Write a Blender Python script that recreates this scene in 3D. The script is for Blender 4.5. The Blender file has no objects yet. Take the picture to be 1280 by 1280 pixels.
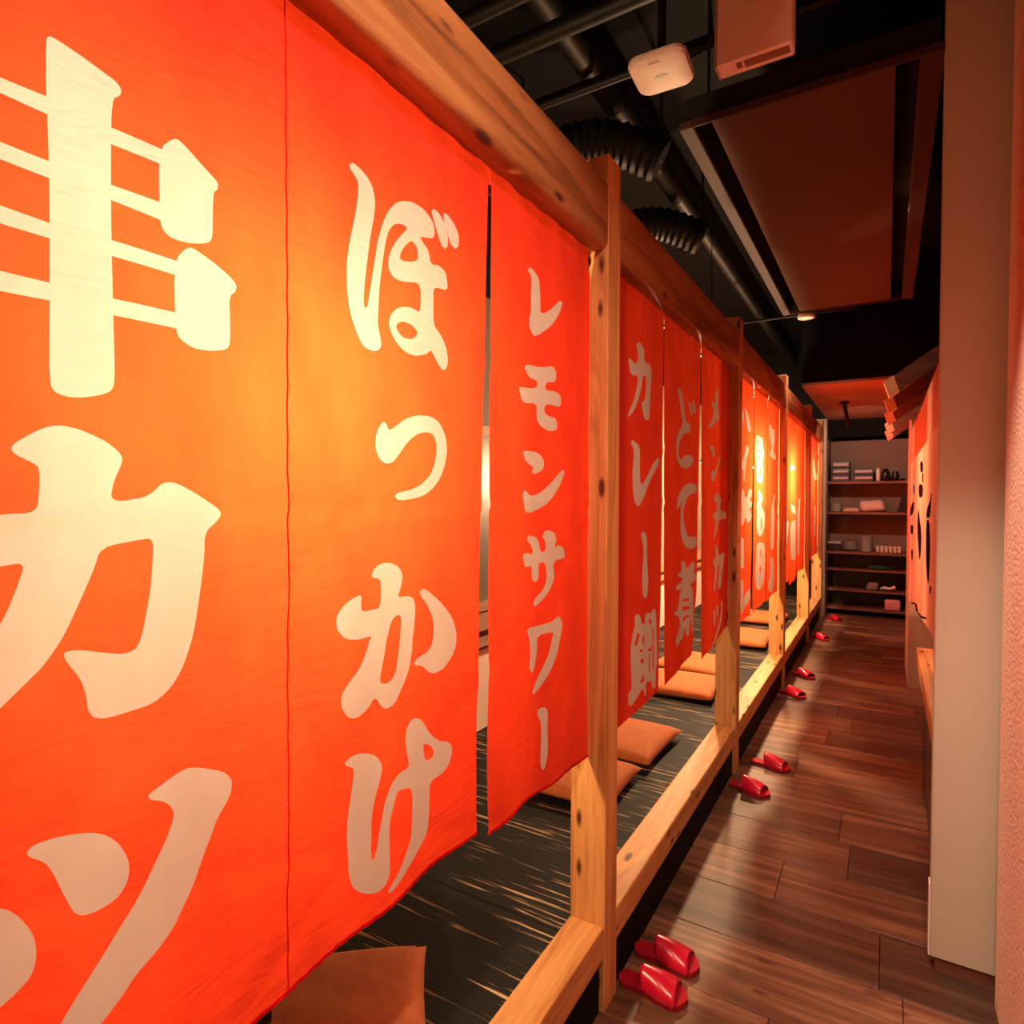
import bpy, bmesh, math, random
from mathutils import Vector, Matrix
from mathutils.geometry import delaunay_2d_cdt

# ---------------------------------------------------------------- camera, world, lights, exposure
scene = bpy.context.scene
col = scene.collection
YAW, PITCH, ROLL = .5441, .0231, .0019
cam_data = bpy.data.cameras.new('camera'); cam_data.lens = 773/1280*36; cam_data.sensor_width = 36
cam_data.clip_start = .02
camera = bpy.data.objects.new('camera', cam_data); col.objects.link(camera)
camera.matrix_world = (Matrix.Translation((0, 0, 1.27)) @ Matrix.Rotation(YAW, 4, 'Z')
    @ Matrix.Rotation(math.pi/2-PITCH, 4, 'X') @ Matrix.Rotation(ROLL, 4, 'Z'))
scene.camera = camera
scene.view_settings.view_transform = 'Standard'; scene.view_settings.look = 'None'
scene.view_settings.gamma = 1; scene.view_settings.use_curve_mapping = False
scene.view_settings.exposure = 0.0
world = bpy.data.worlds.new('world'); scene.world = world; world.use_nodes = True
world.node_tree.nodes['Background'].inputs[0].default_value = (1, .55, .4, 1)
world.node_tree.nodes['Background'].inputs[1].default_value = .02

def lamp(name, loc, power, color, radius=.04, spot=None, target=None, blend=.4):
    d = bpy.data.lights.new(name, 'SPOT' if spot else 'POINT'); d.energy = power; d.color = color
    d.shadow_soft_size = radius
    if spot: d.spot_size = math.radians(spot); d.spot_blend = blend
    o = bpy.data.objects.new(name, d); col.objects.link(o); o.location = loc
    if target: o.rotation_euler = (Vector(target)-Vector(loc)).to_track_quat('-Z', 'Y').to_euler()
    return o
WARM = (1, .62, .33); ROSE = (1, .62, .46)
# corridor spots; the first three are unseen fills added in track heads further down
SPOTS = [((.15, .10, 2.45), (-.62, .84, 1.05), 105, 82, (1, .73, .54)),
         ((-.18, .75, 2.45), (.16, 1.98, .22), 52, 40, (1, .78, .60)),
         ((-.38, 1.28, 2.50), (.25, 1.42, 1.1), 110, 46, (1, .70, .54)),
         ((-.29, 6.22, 1.97), (-.08, 7.65, 1.0), 42, 115, ROSE),
         ((.058, 3.05, 2.52), (-.20, 3.15, 0), 55, 50, (1, .68, .46)),
         ((-.46, 4.46, 2.435), (-.15, 5.6, 0), 44, 90, ROSE)]
for i, (loc, tgt, p, ang, c) in enumerate(SPOTS): lamp('spot_light', loc, p, c, .03, ang, tgt, .6)
# unseen pendant lamps added to light the tatami booths behind the curtains
PEND = [(-.95, .53, 1.41, 78), (-.90, 3.76, 1.42, 125), (-.88, 5.18, 1.45, 140), (-.93, 6.72, 1.5, 60)]
for x, y, z, p in PEND: lamp('pendant_light', (x, y, z), p, WARM, .05)
lamp('banner_backlight', (.60, 3.5, 1.45), 45, (1, .5, .3), .08)  # unseen lamp added in the right booth to light its banner

# ---------------------------------------------------------------- helpers
def tag(o, label=None, cat=None, group=None, kind=None):
    if label: o['label'] = label
    if cat: o['category'] = cat
    if group: o['group'] = group
    if kind: o['kind'] = kind
    return o
def empty(name, loc, rz=0, label=None, cat=None, group=None):
    o = bpy.data.objects.new(name, None); col.objects.link(o); o.location = loc; o.rotation_euler[2] = rz
    o.empty_display_size = .05
    return tag(o, label, cat, group)
class MB:
    def __init__(s): s.bm = bmesh.new()
    def box(s, x0, x1, y0, y1, z0, z1, bev=0, seg=1):
        v = [s.bm.verts.new((x, y, z)) for x in (x0, x1) for y in (y0, y1) for z in (z0, z1)]
        fs = [s.bm.faces.new([v[i] for i in q]) for q in ((0,1,3,2),(4,6,7,5),(0,4,5,1),(2,3,7,6),(0,2,6,4),(1,5,7,3))]
        if bev:
            es = list({e for f in fs for e in f.edges})
            bmesh.ops.bevel(s.bm, geom=es, offset=bev, segments=seg, profile=.5, affect='EDGES')
        return s
    def tube(s, pts, r, n=10, cap=True):
        pts = [Vector(p) for p in pts]; rings = []
        for i, p in enumerate(pts):
            d = (pts[min(i+1, len(pts)-1)]-pts[max(i-1, 0)]).normalized()
            a = d.orthogonal().normalized() if i == 0 else (a-d*a.dot(d)).normalized()
            b = d.cross(a); rr = r[i] if isinstance(r, (list, tuple)) else r
            rings.append([s.bm.verts.new(p+(a*math.cos(t)+b*math.sin(t))*rr) for t in [2*math.pi*k/n for k in range(n)]])
        for A, B in zip(rings, rings[1:]):
            for k in range(n): s.bm.faces.new((A[k], A[(k+1) % n], B[(k+1) % n], B[k]))
        if cap: s.bm.faces.new(rings[0][::-1]); s.bm.faces.new(rings[-1])
        return s
    def lathe(s, prof, n=24, c=(0, 0, 0)):
        rings = []
        for r, z in prof:
            rings.append([s.bm.verts.new((c[0]+r*math.cos(2*math.pi*k/n), c[1]+r*math.sin(2*math.pi*k/n), c[2]+z)) for k in range(n)])
        for A, B in zip(rings, rings[1:]):
            for k in range(n): s.bm.faces.new((A[k], A[(k+1) % n], B[(k+1) % n], B[k]))
        s.bm.faces.new(rings[0][::-1]); s.bm.faces.new(rings[-1])
        return s
    def prism(s, pts, off):   # closed outline extruded by a vector
        off = Vector(off)
        A = [s.bm.verts.new(p) for p in pts]; B = [s.bm.verts.new(Vector(p)+off) for p in pts]
        n = len(A)
        s.bm.faces.new(A[::-1]); s.bm.faces.new(B)
        for k in range(n): s.bm.faces.new((A[k], A[(k+1) % n], B[(k+1) % n], B[k]))
        return s
    def build(s, name, mat, parent=None, smooth=False, loc=None):
        bmesh.ops.recalc_face_normals(s.bm, faces=s.bm.faces)
        me = bpy.data.meshes.new(name); s.bm.to_mesh(me); s.bm.free()
        if mat: me.materials.append(mat)
        if smooth:
            for p in me.polygons: p.use_smooth = True
            try: me.set_sharp_from_angle(angle=math.radians(40))
            except Exception: pass
        o = bpy.data.objects.new(name, me); col.objects.link(o)
        if parent: o.parent = parent
        if loc: o.location = loc
        return o
def dup(o, parent=None):
    c = o.copy(); col.objects.link(c)
    if parent: c.parent = parent
    for ch in list(o.children): dup(ch, c)
    return c

# ---------------------------------------------------------------- materials
def newmat(name):
    m = bpy.data.materials.new(name); m.use_nodes = True
    nt = m.node_tree; return m, nt, nt.nodes, nt.links, nt.nodes['Principled BSDF']
def plain(name, c, rough=.6, metal=0, noise=0, scale=20, bump=0, emit=None, spec=.5, var=0):
    m, nt, N, L, b = newmat(name)
    b.inputs['Base Color'].default_value = (*c, 1); b.inputs['Roughness'].default_value = rough
    b.inputs['Metallic'].default_value = metal; b.inputs['Specular IOR Level'].default_value = spec
    if emit: b.inputs['Emission Color'].default_value = (*emit[0], 1); b.inputs['Emission Strength'].default_value = emit[1]
    if noise or bump:
        tc = N.new('ShaderNodeTexCoord'); nz = N.new('ShaderNodeTexNoise'); nz.inputs['Scale'].default_value = scale
        nz.inputs['Detail'].default_value = 6; L.new(tc.outputs['Object'], nz.inputs['Vector'])
        if noise:
            cr = N.new('ShaderNodeValToRGB')
            cr.color_ramp.elements[0].position = .3; cr.color_ramp.elements[1].position = .7
            cr.color_ramp.elements[0].color = (*[k*(1-noise) for k in c], 1)
            cr.color_ramp.elements[1].color = (*[min(1, k*(1+noise*.6)) for k in c], 1)
            L.new(nz.outputs[0], cr.inputs[0]); L.new(cr.outputs[0], b.inputs['Base Color'])
        if bump:
            bp = N.new('ShaderNodeBump'); bp.inputs['Strength'].default_value = bump; bp.inputs['Distance'].default_value = .01
            L.new(nz.outputs[0], bp.inputs['Height']); L.new(bp.outputs[0], b.inputs['Normal'])
    return m
def wood(name, axis, dark, mid, light, knots=.4, rough=.55, grain=1.0, objvar=.25, ringscale=1.0):
    m, nt, N, L, b = newmat(name)
    tc = N.new('ShaderNodeTexCoord'); oi = N.new('ShaderNodeObjectInfo')
    ad = N.new('ShaderNodeVectorMath'); ad.operation = 'ADD'
    mu = N.new('ShaderNodeMath'); mu.operation = 'MULTIPLY'; mu.inputs[1].default_value = 17.3
    L.new(oi.outputs['Random'], mu.inputs[0])
    L.new(tc.outputs['Object'], ad.inputs[0]); L.new(mu.outputs[0], ad.inputs[1])
    def mapped(along, across):
        mp = N.new('ShaderNodeMapping'); sc = [across]*3; sc['XYZ'.index(axis)] = along
        mp.inputs['Scale'].default_value = sc; L.new(ad.outputs[0], mp.inputs[0]); return mp
    g = N.new('ShaderNodeTexNoise'); g.inputs['Scale'].default_value = 1; g.inputs['Detail'].default_value = 8
    g.inputs['Roughness'].default_value = .6; g.inputs['Distortion'].default_value = 1.2
    L.new(mapped(1.6*ringscale, 22*ringscale).outputs[0], g.inputs['Vector'])
    f = N.new('ShaderNodeTexNoise'); f.inputs['Scale'].default_value = 1; f.inputs['Detail'].default_value = 4
    L.new(mapped(9, 240).outputs[0], f.inputs['Vector'])
    cr = N.new('ShaderNodeValToRGB'); e = cr.color_ramp.elements
    e[0].position = .30; e[0].color = (*dark, 1); e[1].position = .72; e[1].color = (*light, 1)
    k = cr.color_ramp.elements.new(.5); k.color = (*mid, 1)
    L.new(g.outputs[0], cr.inputs[0])
    mf = N.new('ShaderNodeMix'); mf.data_type = 'RGBA'; mf.blend_type = 'MULTIPLY'; mf.inputs[0].default_value = .35*grain
    L.new(cr.outputs[0], mf.inputs[6]); L.new(f.outputs[0], mf.inputs[7])
    out = mf.outputs[2]
    if knots:
        v = N.new('ShaderNodeTexVoronoi'); v.inputs['Scale'].default_value = 1; v.inputs['Randomness'].default_value = 1
        L.new(mapped(8, 24).outputs[0], v.inputs['Vector'])
        mr = N.new('ShaderNodeMapRange'); mr.inputs[1].default_value = .14; mr.inputs[2].default_value = .26
        mr.inputs[3].default_value = 1; mr.inputs[4].default_value = 0; L.new(v.outputs['Distance'], mr.inputs[0])
        sx = N.new('ShaderNodeSeparateColor'); L.new(v.outputs['Color'], sx.inputs[0])
        lt = N.new('ShaderNodeMath'); lt.operation = 'LESS_THAN'; lt.inputs[1].default_value = knots; L.new(sx.outputs[0], lt.inputs[0])
        mm = N.new('ShaderNodeMath'); mm.operation = 'MULTIPLY'; L.new(mr.outputs[0], mm.inputs[0]); L.new(lt.outputs[0], mm.inputs[1])
        mk = N.new('ShaderNodeMix'); mk.data_type = 'RGBA'; mk.inputs[7].default_value = (.085, .022, .007, 1)
        L.new(mm.outputs[0], mk.inputs[0]); L.new(out, mk.inputs[6]); out = mk.outputs[2]
    hv = N.new('ShaderNodeHueSaturation')
    mv = N.new('ShaderNodeMapRange'); mv.inputs[3].default_value = 1-objvar; mv.inputs[4].default_value = 1+objvar
    L.new(oi.outputs['Random'], mv.inputs[0]); L.new(mv.outputs[0], hv.inputs['Value']); L.new(out, hv.inputs['Color'])
    L.new(hv.outputs[0], b.inputs['Base Color']); b.inputs['Roughness'].default_value = rough
    bp = N.new('ShaderNodeBump'); bp.inputs['Strength'].default_value = .35; bp.inputs['Distance'].default_value = .004
    L.new(g.outputs[0], bp.inputs['Height']); L.new(bp.outputs[0], b.inputs['Normal'])
    return m
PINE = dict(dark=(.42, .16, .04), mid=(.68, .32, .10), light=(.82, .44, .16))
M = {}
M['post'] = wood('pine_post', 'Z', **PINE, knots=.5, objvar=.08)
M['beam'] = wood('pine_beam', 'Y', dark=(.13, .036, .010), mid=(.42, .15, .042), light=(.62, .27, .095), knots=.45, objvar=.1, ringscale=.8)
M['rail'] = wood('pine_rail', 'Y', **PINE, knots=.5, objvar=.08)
M['plank'] = wood('dark_floorboard', 'X', (.045, .018, .010), (.15, .064, .032), (.33, .165, .085), knots=.3, rough=.52, objvar=.5, ringscale=.75)
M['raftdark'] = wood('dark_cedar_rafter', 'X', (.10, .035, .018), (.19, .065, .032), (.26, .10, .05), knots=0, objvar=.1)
M['rafend'] = plain('pale_rafter_end', (.85, .55, .33), .6, noise=.1, scale=60)
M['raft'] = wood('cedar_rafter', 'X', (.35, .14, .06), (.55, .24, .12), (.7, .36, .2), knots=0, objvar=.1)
M['shelf'] = wood('reddish_shelf_board', 'X', (.16, .05, .03), (.26, .09, .055), (.34, .13, .08), knots=0, objvar=.05)
M['cream'] = plain('cream_panel', (.50, .44, .33), .5, noise=.05, scale=3)
M['stucco'] = plain('pink_stucco', (.84, .56, .42), .85, noise=.06, scale=60, bump=.0)
M['plaster'] = plain('light_plaster', (.22, .165, .125), .8, noise=.08, scale=5, bump=.1)
M['brownwall'] = plain('brown_wall', (.28, .19, .14), .8, noise=.1, scale=4)
M['black'] = plain('black_paint', (.0035, .0035, .004), .8, spec=.15, noise=.3, scale=8, bump=.2)
M['pipe'] = plain('black_pipe', (.006, .0062, .0065), .5, spec=.3, noise=.4, scale=15, bump=.15)
M['darkmetal'] = plain('dark_metal', (.03, .025, .022), .4, .6)
M['panel'] = plain('dark_brown_panel', (.11, .042, .021), .75, spec=.2, noise=.08, scale=2)
M['panelframe'] = plain('panel_frame', (.06, .028, .022), .7, spec=.2)
M['slot'] = plain('slot_black', (.004, .004, .004), .8)
M['white'] = plain('white_plastic', (.80, .70, .60), .4, noise=.03)
M['offwhite'] = plain('warm_white_shell', (.60, .44, .36), .5)
M['grey'] = plain('grey_plastic', (.35, .33, .30), .5)
M['brownlens'] = plain('brown_slot', (.16, .06, .03), .4)
M['soffit'] = plain('brown_soffit', (.30, .16, .11), .7, noise=.15, scale=2)
M['cushion'] = plain('rust_cushion_cloth', (.44, .125, .032), .9, noise=.12, scale=40, bump=.12)
M['red'] = plain('red_vinyl', (.50, .006, .03), .25, spec=.6)
M['insole'] = plain('red_insole', (.38, .006, .02), .7, spec=.15)
M['redsole'] = plain('dark_red_sole', (.22, .006, .015), .45)
M['glassgrey'] = plain('frosted_pane', (.12, .14, .095), .35, noise=.2, scale=3)
M['sash'] = wood('window_sash_wood', 'Y', (.3, .17, .1), (.45, .27, .16), (.55, .34, .2), knots=0)
M['bulb'] = plain('bulb_glass', (1, .8, .5), .3, emit=((1, .66, .33), 14))
M['lens'] = plain('lit_lens', (1, .7, .5), .4, emit=((1, .50, .28), 1.3))
M['clothwhite'] = plain('pale_cloth', (.72, .55, .45), .9, noise=.08, scale=12, bump=.2)
M['boxblack'] = plain('black_lacquer', (.012, .011, .011), .35)
M['label'] = plain('pale_label', (.55, .45, .38), .6)
M['greenpot'] = plain('grey_green_glaze', (.20, .22, .19), .4)
M['pinkbox'] = plain('pink_box', (.80, .32, .30), .5)
M['purple'] = plain('mauve_cloth', (.26, .17, .17), .8, noise=.1)
M['silver'] = plain('crumpled_foil', (.5, .45, .42), .3, .8)
M['greenglass'] = plain('green_bottle_glass', (.02, .07, .03), .1)

def stucco():
    m = M['stucco']; N = m.node_tree.nodes; L = m.node_tree.links; b = N['Principled BSDF']
    tc = N.new('ShaderNodeTexCoord'); nz = N.new('ShaderNodeTexNoise'); nz.inputs['Scale'].default_value = 110; nz.inputs['Detail'].default_value = 5
    vo = N.new('ShaderNodeTexVoronoi'); vo.inputs['Scale'].default_value = 90
    L.new(tc.outputs['Object'], nz.inputs['Vector']); L.new(tc.outputs['Object'], vo.inputs['Vector'])
    ad = N.new('ShaderNodeMath'); ad.operation = 'ADD'; L.new(nz.outputs[0], ad.inputs[0]); L.new(vo.outputs['Distance'], ad.inputs[1])
    bp = N.new('ShaderNodeBump'); bp.inputs['Strength'].default_value = .8; bp.inputs['Distance'].default_value = .003
    L.new(ad.outputs[0], bp.inputs['Height']); L.new(bp.outputs[0], b.inputs['Normal'])
stucco()

def tatami():   # black woven mat with broken straw-coloured weft lines running across the booth
    m, nt, N, L, b = newmat('black_woven_tatami')
    tc = N.new('ShaderNodeTexCoord')
    def nz(sc, detail=2):
        mp = N.new('ShaderNodeMapping'); mp.inputs['Scale'].default_value = sc
        n = N.new('ShaderNodeTexNoise'); n.inputs['Scale'].default_value = 1; n.inputs['Detail'].default_value = detail
        L.new(tc.outputs['Object'], mp.inputs[0]); L.new(mp.outputs[0], n.inputs['Vector']); return n
    a = nz((4, 95, 1), 3); c = nz((2.2, 9, 1), 2)
    m1 = N.new('ShaderNodeMapRange'); m1.inputs[1].default_value = .57; m1.inputs[2].default_value = .66; L.new(a.outputs[0], m1.inputs[0])
    m2 = N.new('ShaderNodeMapRange'); m2.inputs[1].default_value = .42; m2.inputs[2].default_value = .58; L.new(c.outputs[0], m2.inputs[0])
    mu = N.new('ShaderNodeMath'); mu.operation = 'MULTIPLY'; L.new(m1.outputs[0], mu.inputs[0]); L.new(m2.outputs[0], mu.inputs[1])
    mx = N.new('ShaderNodeMix'); mx.data_type = 'RGBA'; mx.inputs[6].default_value = (.004, .004, .004, 1); mx.inputs[7].default_value = (.46, .32, .17, 1)
    L.new(mu.outputs[0], mx.inputs[0]); L.new(mx.outputs[2], b.inputs['Base Color']); b.inputs['Roughness'].default_value = .7; b.inputs['Specular IOR Level'].default_value = .2
    w = nz((3, 380, 1), 1); bp = N.new('ShaderNodeBump'); bp.inputs['Strength'].default_value = .5; bp.inputs['Distance'].default_value = .002
    L.new(w.outputs[0], bp.inputs['Height']); L.new(bp.outputs[0], b.inputs['Normal'])
    return m
M['tatami'] = tatami()

def cloth(name, refl, trans, mixf, emb=.35):
    m, nt, N, L, b = newmat(name); N.remove(b)
    out = N['Material Output']
    tc = N.new('ShaderNodeTexCoord')
    d = N.new('ShaderNodeBsdfDiffuse'); t = N.new('ShaderNodeBsdfTranslucent'); mx = N.new('ShaderNodeMixShader')
    d.inputs[0].default_value = (*refl, 1); mx.inputs[0].default_value = mixf
    # uneven weave density
    mp = N.new('ShaderNodeMapping'); mp.inputs['Scale'].default_value = (1, 14, 6); L.new(tc.outputs['Object'], mp.inputs[0])
    n1 = N.new('ShaderNodeTexNoise'); n1.inputs['Scale'].default_value = 1; n1.inputs['Detail'].default_value = 7; L.new(mp.outputs[0], n1.inputs['Vector'])
    hv = N.new('ShaderNodeHueSaturation'); hv.inputs['Color'].default_value = (*trans, 1)
    mr = N.new('ShaderNodeMapRange'); mr.inputs[1].default_value = .3; mr.inputs[2].default_value = .7; mr.inputs[3].default_value = .84; mr.inputs[4].default_value = 1.12
    L.new(n1.outputs[0], mr.inputs[0]); L.new(mr.outputs[0], hv.inputs['Value']); L.new(hv.outputs[0], t.inputs[0])
    # soft crumple: slanting wrinkles
    mp2 = N.new('ShaderNodeMapping'); mp2.inputs['Rotation'].default_value = (.6, 0, 0); mp2.inputs['Scale'].default_value = (1, 9, 30)
    L.new(tc.outputs['Object'], mp2.inputs[0])
    n2 = N.new('ShaderNodeTexNoise'); n2.inputs['Scale'].default_value = 1; n2.inputs['Detail'].default_value = 5; n2.inputs['Distortion'].default_value = 1.5
    L.new(mp2.outputs[0], n2.inputs['Vector'])
    bp = N.new('ShaderNodeBump'); bp.inputs['Strength'].default_value = emb; bp.inputs['Distance'].default_value = .012
    L.new(n2.outputs[0], bp.inputs['Height'])
    for s in (d, t): L.new(bp.outputs[0], s.inputs['Normal'])
    L.new(d.outputs[0], mx.inputs[1]); L.new(t.outputs[0], mx.inputs[2]); L.new(mx.outputs[0], out.inputs[0])
    return m
M['redcloth'] = cloth('red_dyed_cotton', (.40, .008, .022), (.95, .070, .017), .5, .2)
M['print'] = cloth('undyed_lettering_cotton', (.86, .74, .62), (.27, .24, .215), .45, .15)
M['hem'] = cloth('red_cotton_double_hem', (.40, .008, .018), (.92, .062, .014), .5, .2)
M['palecloth'] = cloth('pale_cotton', (.85, .50, .38), (.9, .42, .26), .5)
M['ink'] = cloth('black_ink_cotton', (.02, .01, .01), (.02, .006, .005), .3)

# ---------------------------------------------------------------- room shell
FX = -.576                                   # corridor face of the partition
fl = MB().box(-.75, .95, -1.6, 8.0, -.12, -.012).build('floor', M['black']); tag(fl, kind='structure')
random.seed(4)
y = -1.55; row = 0
while y < 7.95:
    w = .2425 if y > -1 else .24
    x = -.74 - random.random()*.55; 
    while x < .94:
        ln = random.choice((.62, .9, 1.2)); x1 = min(x+ln, .94); xa = max(x, -.74)
        if x1-xa > .05:
            p = MB().box(xa+.0008, x1-.0008, y+.0015, y+w-.0015, -.012, 0, .0012).build('floor_plank', M['plank'], fl)
        x += ln
    y += w; row += 1
def struct(name, mat, *boxes):
    b = MB()
    for q in boxes: b.box(*q)
    return tag(b.build(name, mat), kind='structure')
struct('ceiling', M['black'], (-2.0, 1.1, -1.6, 8.05, 3.0, 3.1))
struct('wall_back', M['black'], (-2.0, 1.1, 8.0, 8.1, 0, 3.0))
struct('wall_front', M['plaster'], (-2.0, 1.1, -1.7, -1.6, 0, 3.0))
wl = struct('wall_left', M['plaster'], (-1.7, -1.6, -1.6, 8.0, 0, 2.2))
struct('wall_left_upper', M['black'], (-1.7, -1.6, -1.6, 8.0, 2.2, 3.0))
struct('wall_right', M['stucco'], (.25, .45, -1.6, 1.93, 0, 3.0))
struct('wall_right_far', M['cream'], (.138, .9, 4.9, 5.57, 0.0, 2.12))
struct('wall_right_outer', M['brownwall'], (.95, 1.05, 1.9, 8.0, 0, 2.0))
struct('wall_right_upper', M['black'], (.95, 1.05, 1.9, 8.0, 2.0, 3.0))
struct('wall_booth_end', M['cream'], (-.655, -.556, 7.42, 7.6, 0, 2.12))
cp = MB().box(.116, .42, 1.98, 2.03, .04, 3.0, .003).build('wall_pillar', M['cream']); tag(cp, kind='structure')
MB().box(.1125, .1162, 1.984, 2.02, .04, .235, .0006).build('peeling_edge_strip', M['white'], cp)
struct('baseboard_pillar', M['brownlens'], (.128, .42, 1.99, 2.025, 0, .04))
struct('ceiling_soffit', M['soffit'], (-.56, .94, 5.17, 8.0, 2.12, 2.14))
struct('ceiling_soffit_box', M['black'], (-.56, .94, 5.175, 8.0, 2.1405, 3.0))
struct('trim_header', M['black'], (-.56, .94, 7.585, 7.6, 1.93, 2.12))

# interior of the platform: dado, ledge, window on the back wall
struct('trim_dado', M['white'], (-1.6, -1.585, -1.0, 7.4, .2, .57))
struct('trim_ledge', M['sash'], (-1.6, -1.54, -1.0, 7.4, .60, .63), (-1.6, -1.55, -1.0, 7.4, .67, .74))
wn = tag(MB().box(-1.6, -1.575, 1.5, 3.3, .75, .79).box(-1.6, -1.575, 1.5, 3.3, 1.55, 1.60)
    .box(-1.6, -1.575, 1.5, 1.54, .79, 1.55).box(-1.6, -1.575, 3.26, 3.3, .79, 1.55).box(-1.6, -1.575, 2.84, 2.88, .79, 1.55)
    .build('window_1', M['sash']), kind='structure')
MB().box(-1.598, -1.588, 1.54, 2.84, .79, 1.55).build('window_pane', M['glassgrey'], wn)
MB().box(-1.598, -1.588, 2.88, 3.26, .79, 1.55).build('window_pane', M['glassgrey'], wn)
# raised platform floor with its black kickboard, mats one by one
pf = struct('platform_floor', M['black'], (-1.6, -.69, -1.4, 7.42, 0, .17))
struct('trim_kickboard', M['black'], *[(-.60, -.590, a+.0805, b-.0005, 0, .134) for a, b in zip((-.146, 1.394, 2.934, 4.474, 6.014), (1.394, 2.934, 4.474, 6.014, 7.26))])
y = -1.35
while y < 7.3:
    MB().box(-1.58, -.672, y+.001, min(y+.899, 7.41), .170, .198, .004).build('tatami_mat', M['tatami'], pf); y += .9

# ---------------------------------------------------------------- timber partition
POSTS = [-.146, 1.394, 2.934, 4.474, 6.014, 7.26]
PW, PD = .08, .094
ORD = ['nearest the viewer, left of the big lettered curtain', 'first full-height one from the viewer, right of the white-lettered orange curtains',
       'second one down the corridor, right of the deep red curtains', 'third one down the corridor',
       'fourth one down the corridor, thin in the distance', 'last one, at the far end beside the shelves']
for i, yp in enumerate(POSTS):
    p = MB().box(-PD, 0, 0, PW, 0, 2.092, .003).build('wooden_post', M['post'], loc=(FX, yp, 0))
    tag(p, 'square knotty pine post, ' + ORD[i], 'post', 'pine posts of the booth partition')
BAY = ['over the large orange curtains in the foreground', 'over the deep red curtains between first and second post',
       'over the glowing curtains between second and third post', 'over the curtains between third and fourth post', 'in the last bay before the shelves']
RAIL = ['in the foreground bay, lower left of the nearest slippers', 'between the first and second post',
        'between the second and third post', 'between the third and fourth post', 'in the last bay at the far end']
def noisy_beam(y0, y1, x0, x1, z0, z1, bev, seg, amp, seed):
    mb = MB(); prof = []
    # rounded-rectangle section swept along the corridor with a slight waviness of a hand-dressed log
    def arc(cx, cz, r, a0, a1, n): return [(cx+r*math.cos(a0+(a1-a0)*k/n), cz+r*math.sin(a0+(a1-a0)*k/n)) for k in range(n+1)]
    P = math.pi
    prof += arc(x1-bev[0], z0+bev[0], bev[0], -P/2, 0, seg)
    prof += arc(x1-bev[1], z1-bev[1], bev[1], 0, P/2, 2)
    prof += arc(x0+bev[1], z1-bev[1], bev[1], P/2, P, 2)
    prof += arc(x0+bev[0], z0+bev[0], bev[0], P, 1.5*P, seg)
    n = 26; rings = []
    for k in range(n+1):
        yy = y0+(y1-y0)*k/n; e = min(1, k/2, (n-k)/2)
        ring = []
        for j, (x, z) in enumerate(prof):
            low = 1 if z < (z0+z1)/2 else .25
            dz = amp*low*e*(math.sin(yy*5.1+seed)*.6+math.sin(yy*11.3+seed*2+x*9)*.4)
            dx = amp*low*e*.5*math.sin(yy*7.7+z*14+seed)
            ring.append(mb.bm.verts.new((x+dx, yy, z+dz)))
        rings.append(ring)
    m = len(prof)
    for A, B in zip(rings, rings[1:]):
        for j in range(m): mb.bm.faces.new((A[j], A[(j+1) % m], B[(j+1) % m], B[j]))
    mb.bm.faces.new(rings[0]); mb.bm.faces.new(rings[-1][::-1])
    return mb
for i in range(5):
    y0, y1 = POSTS[i]+PW+.0005, POSTS[i+1]-.0005
    if i == 0:
        mb = noisy_beam(0, y1-y0, -.088, -.001, 0, .153, (.018, .004), 4, .0008, 1.3)
    else:
        mb = noisy_beam(0, y1-y0, -.088, -.001, 0, .153, (.010, .004), 2, .0015, i)
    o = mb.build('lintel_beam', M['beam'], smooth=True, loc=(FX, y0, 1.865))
    tag(o, 'knotty timber head beam ' + BAY[i], 'beam', 'timber head beams of the partition')
    o = MB().box(-.092, -.002, 0, y1-y0, 0, .084, .005, 2).build('sill_rail', M['rail'], loc=(FX, y0, .135))
    tag(o, 'pale knotty timber floor rail ' + RAIL[i], 'rail', 'timber floor rails of the partition')

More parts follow.
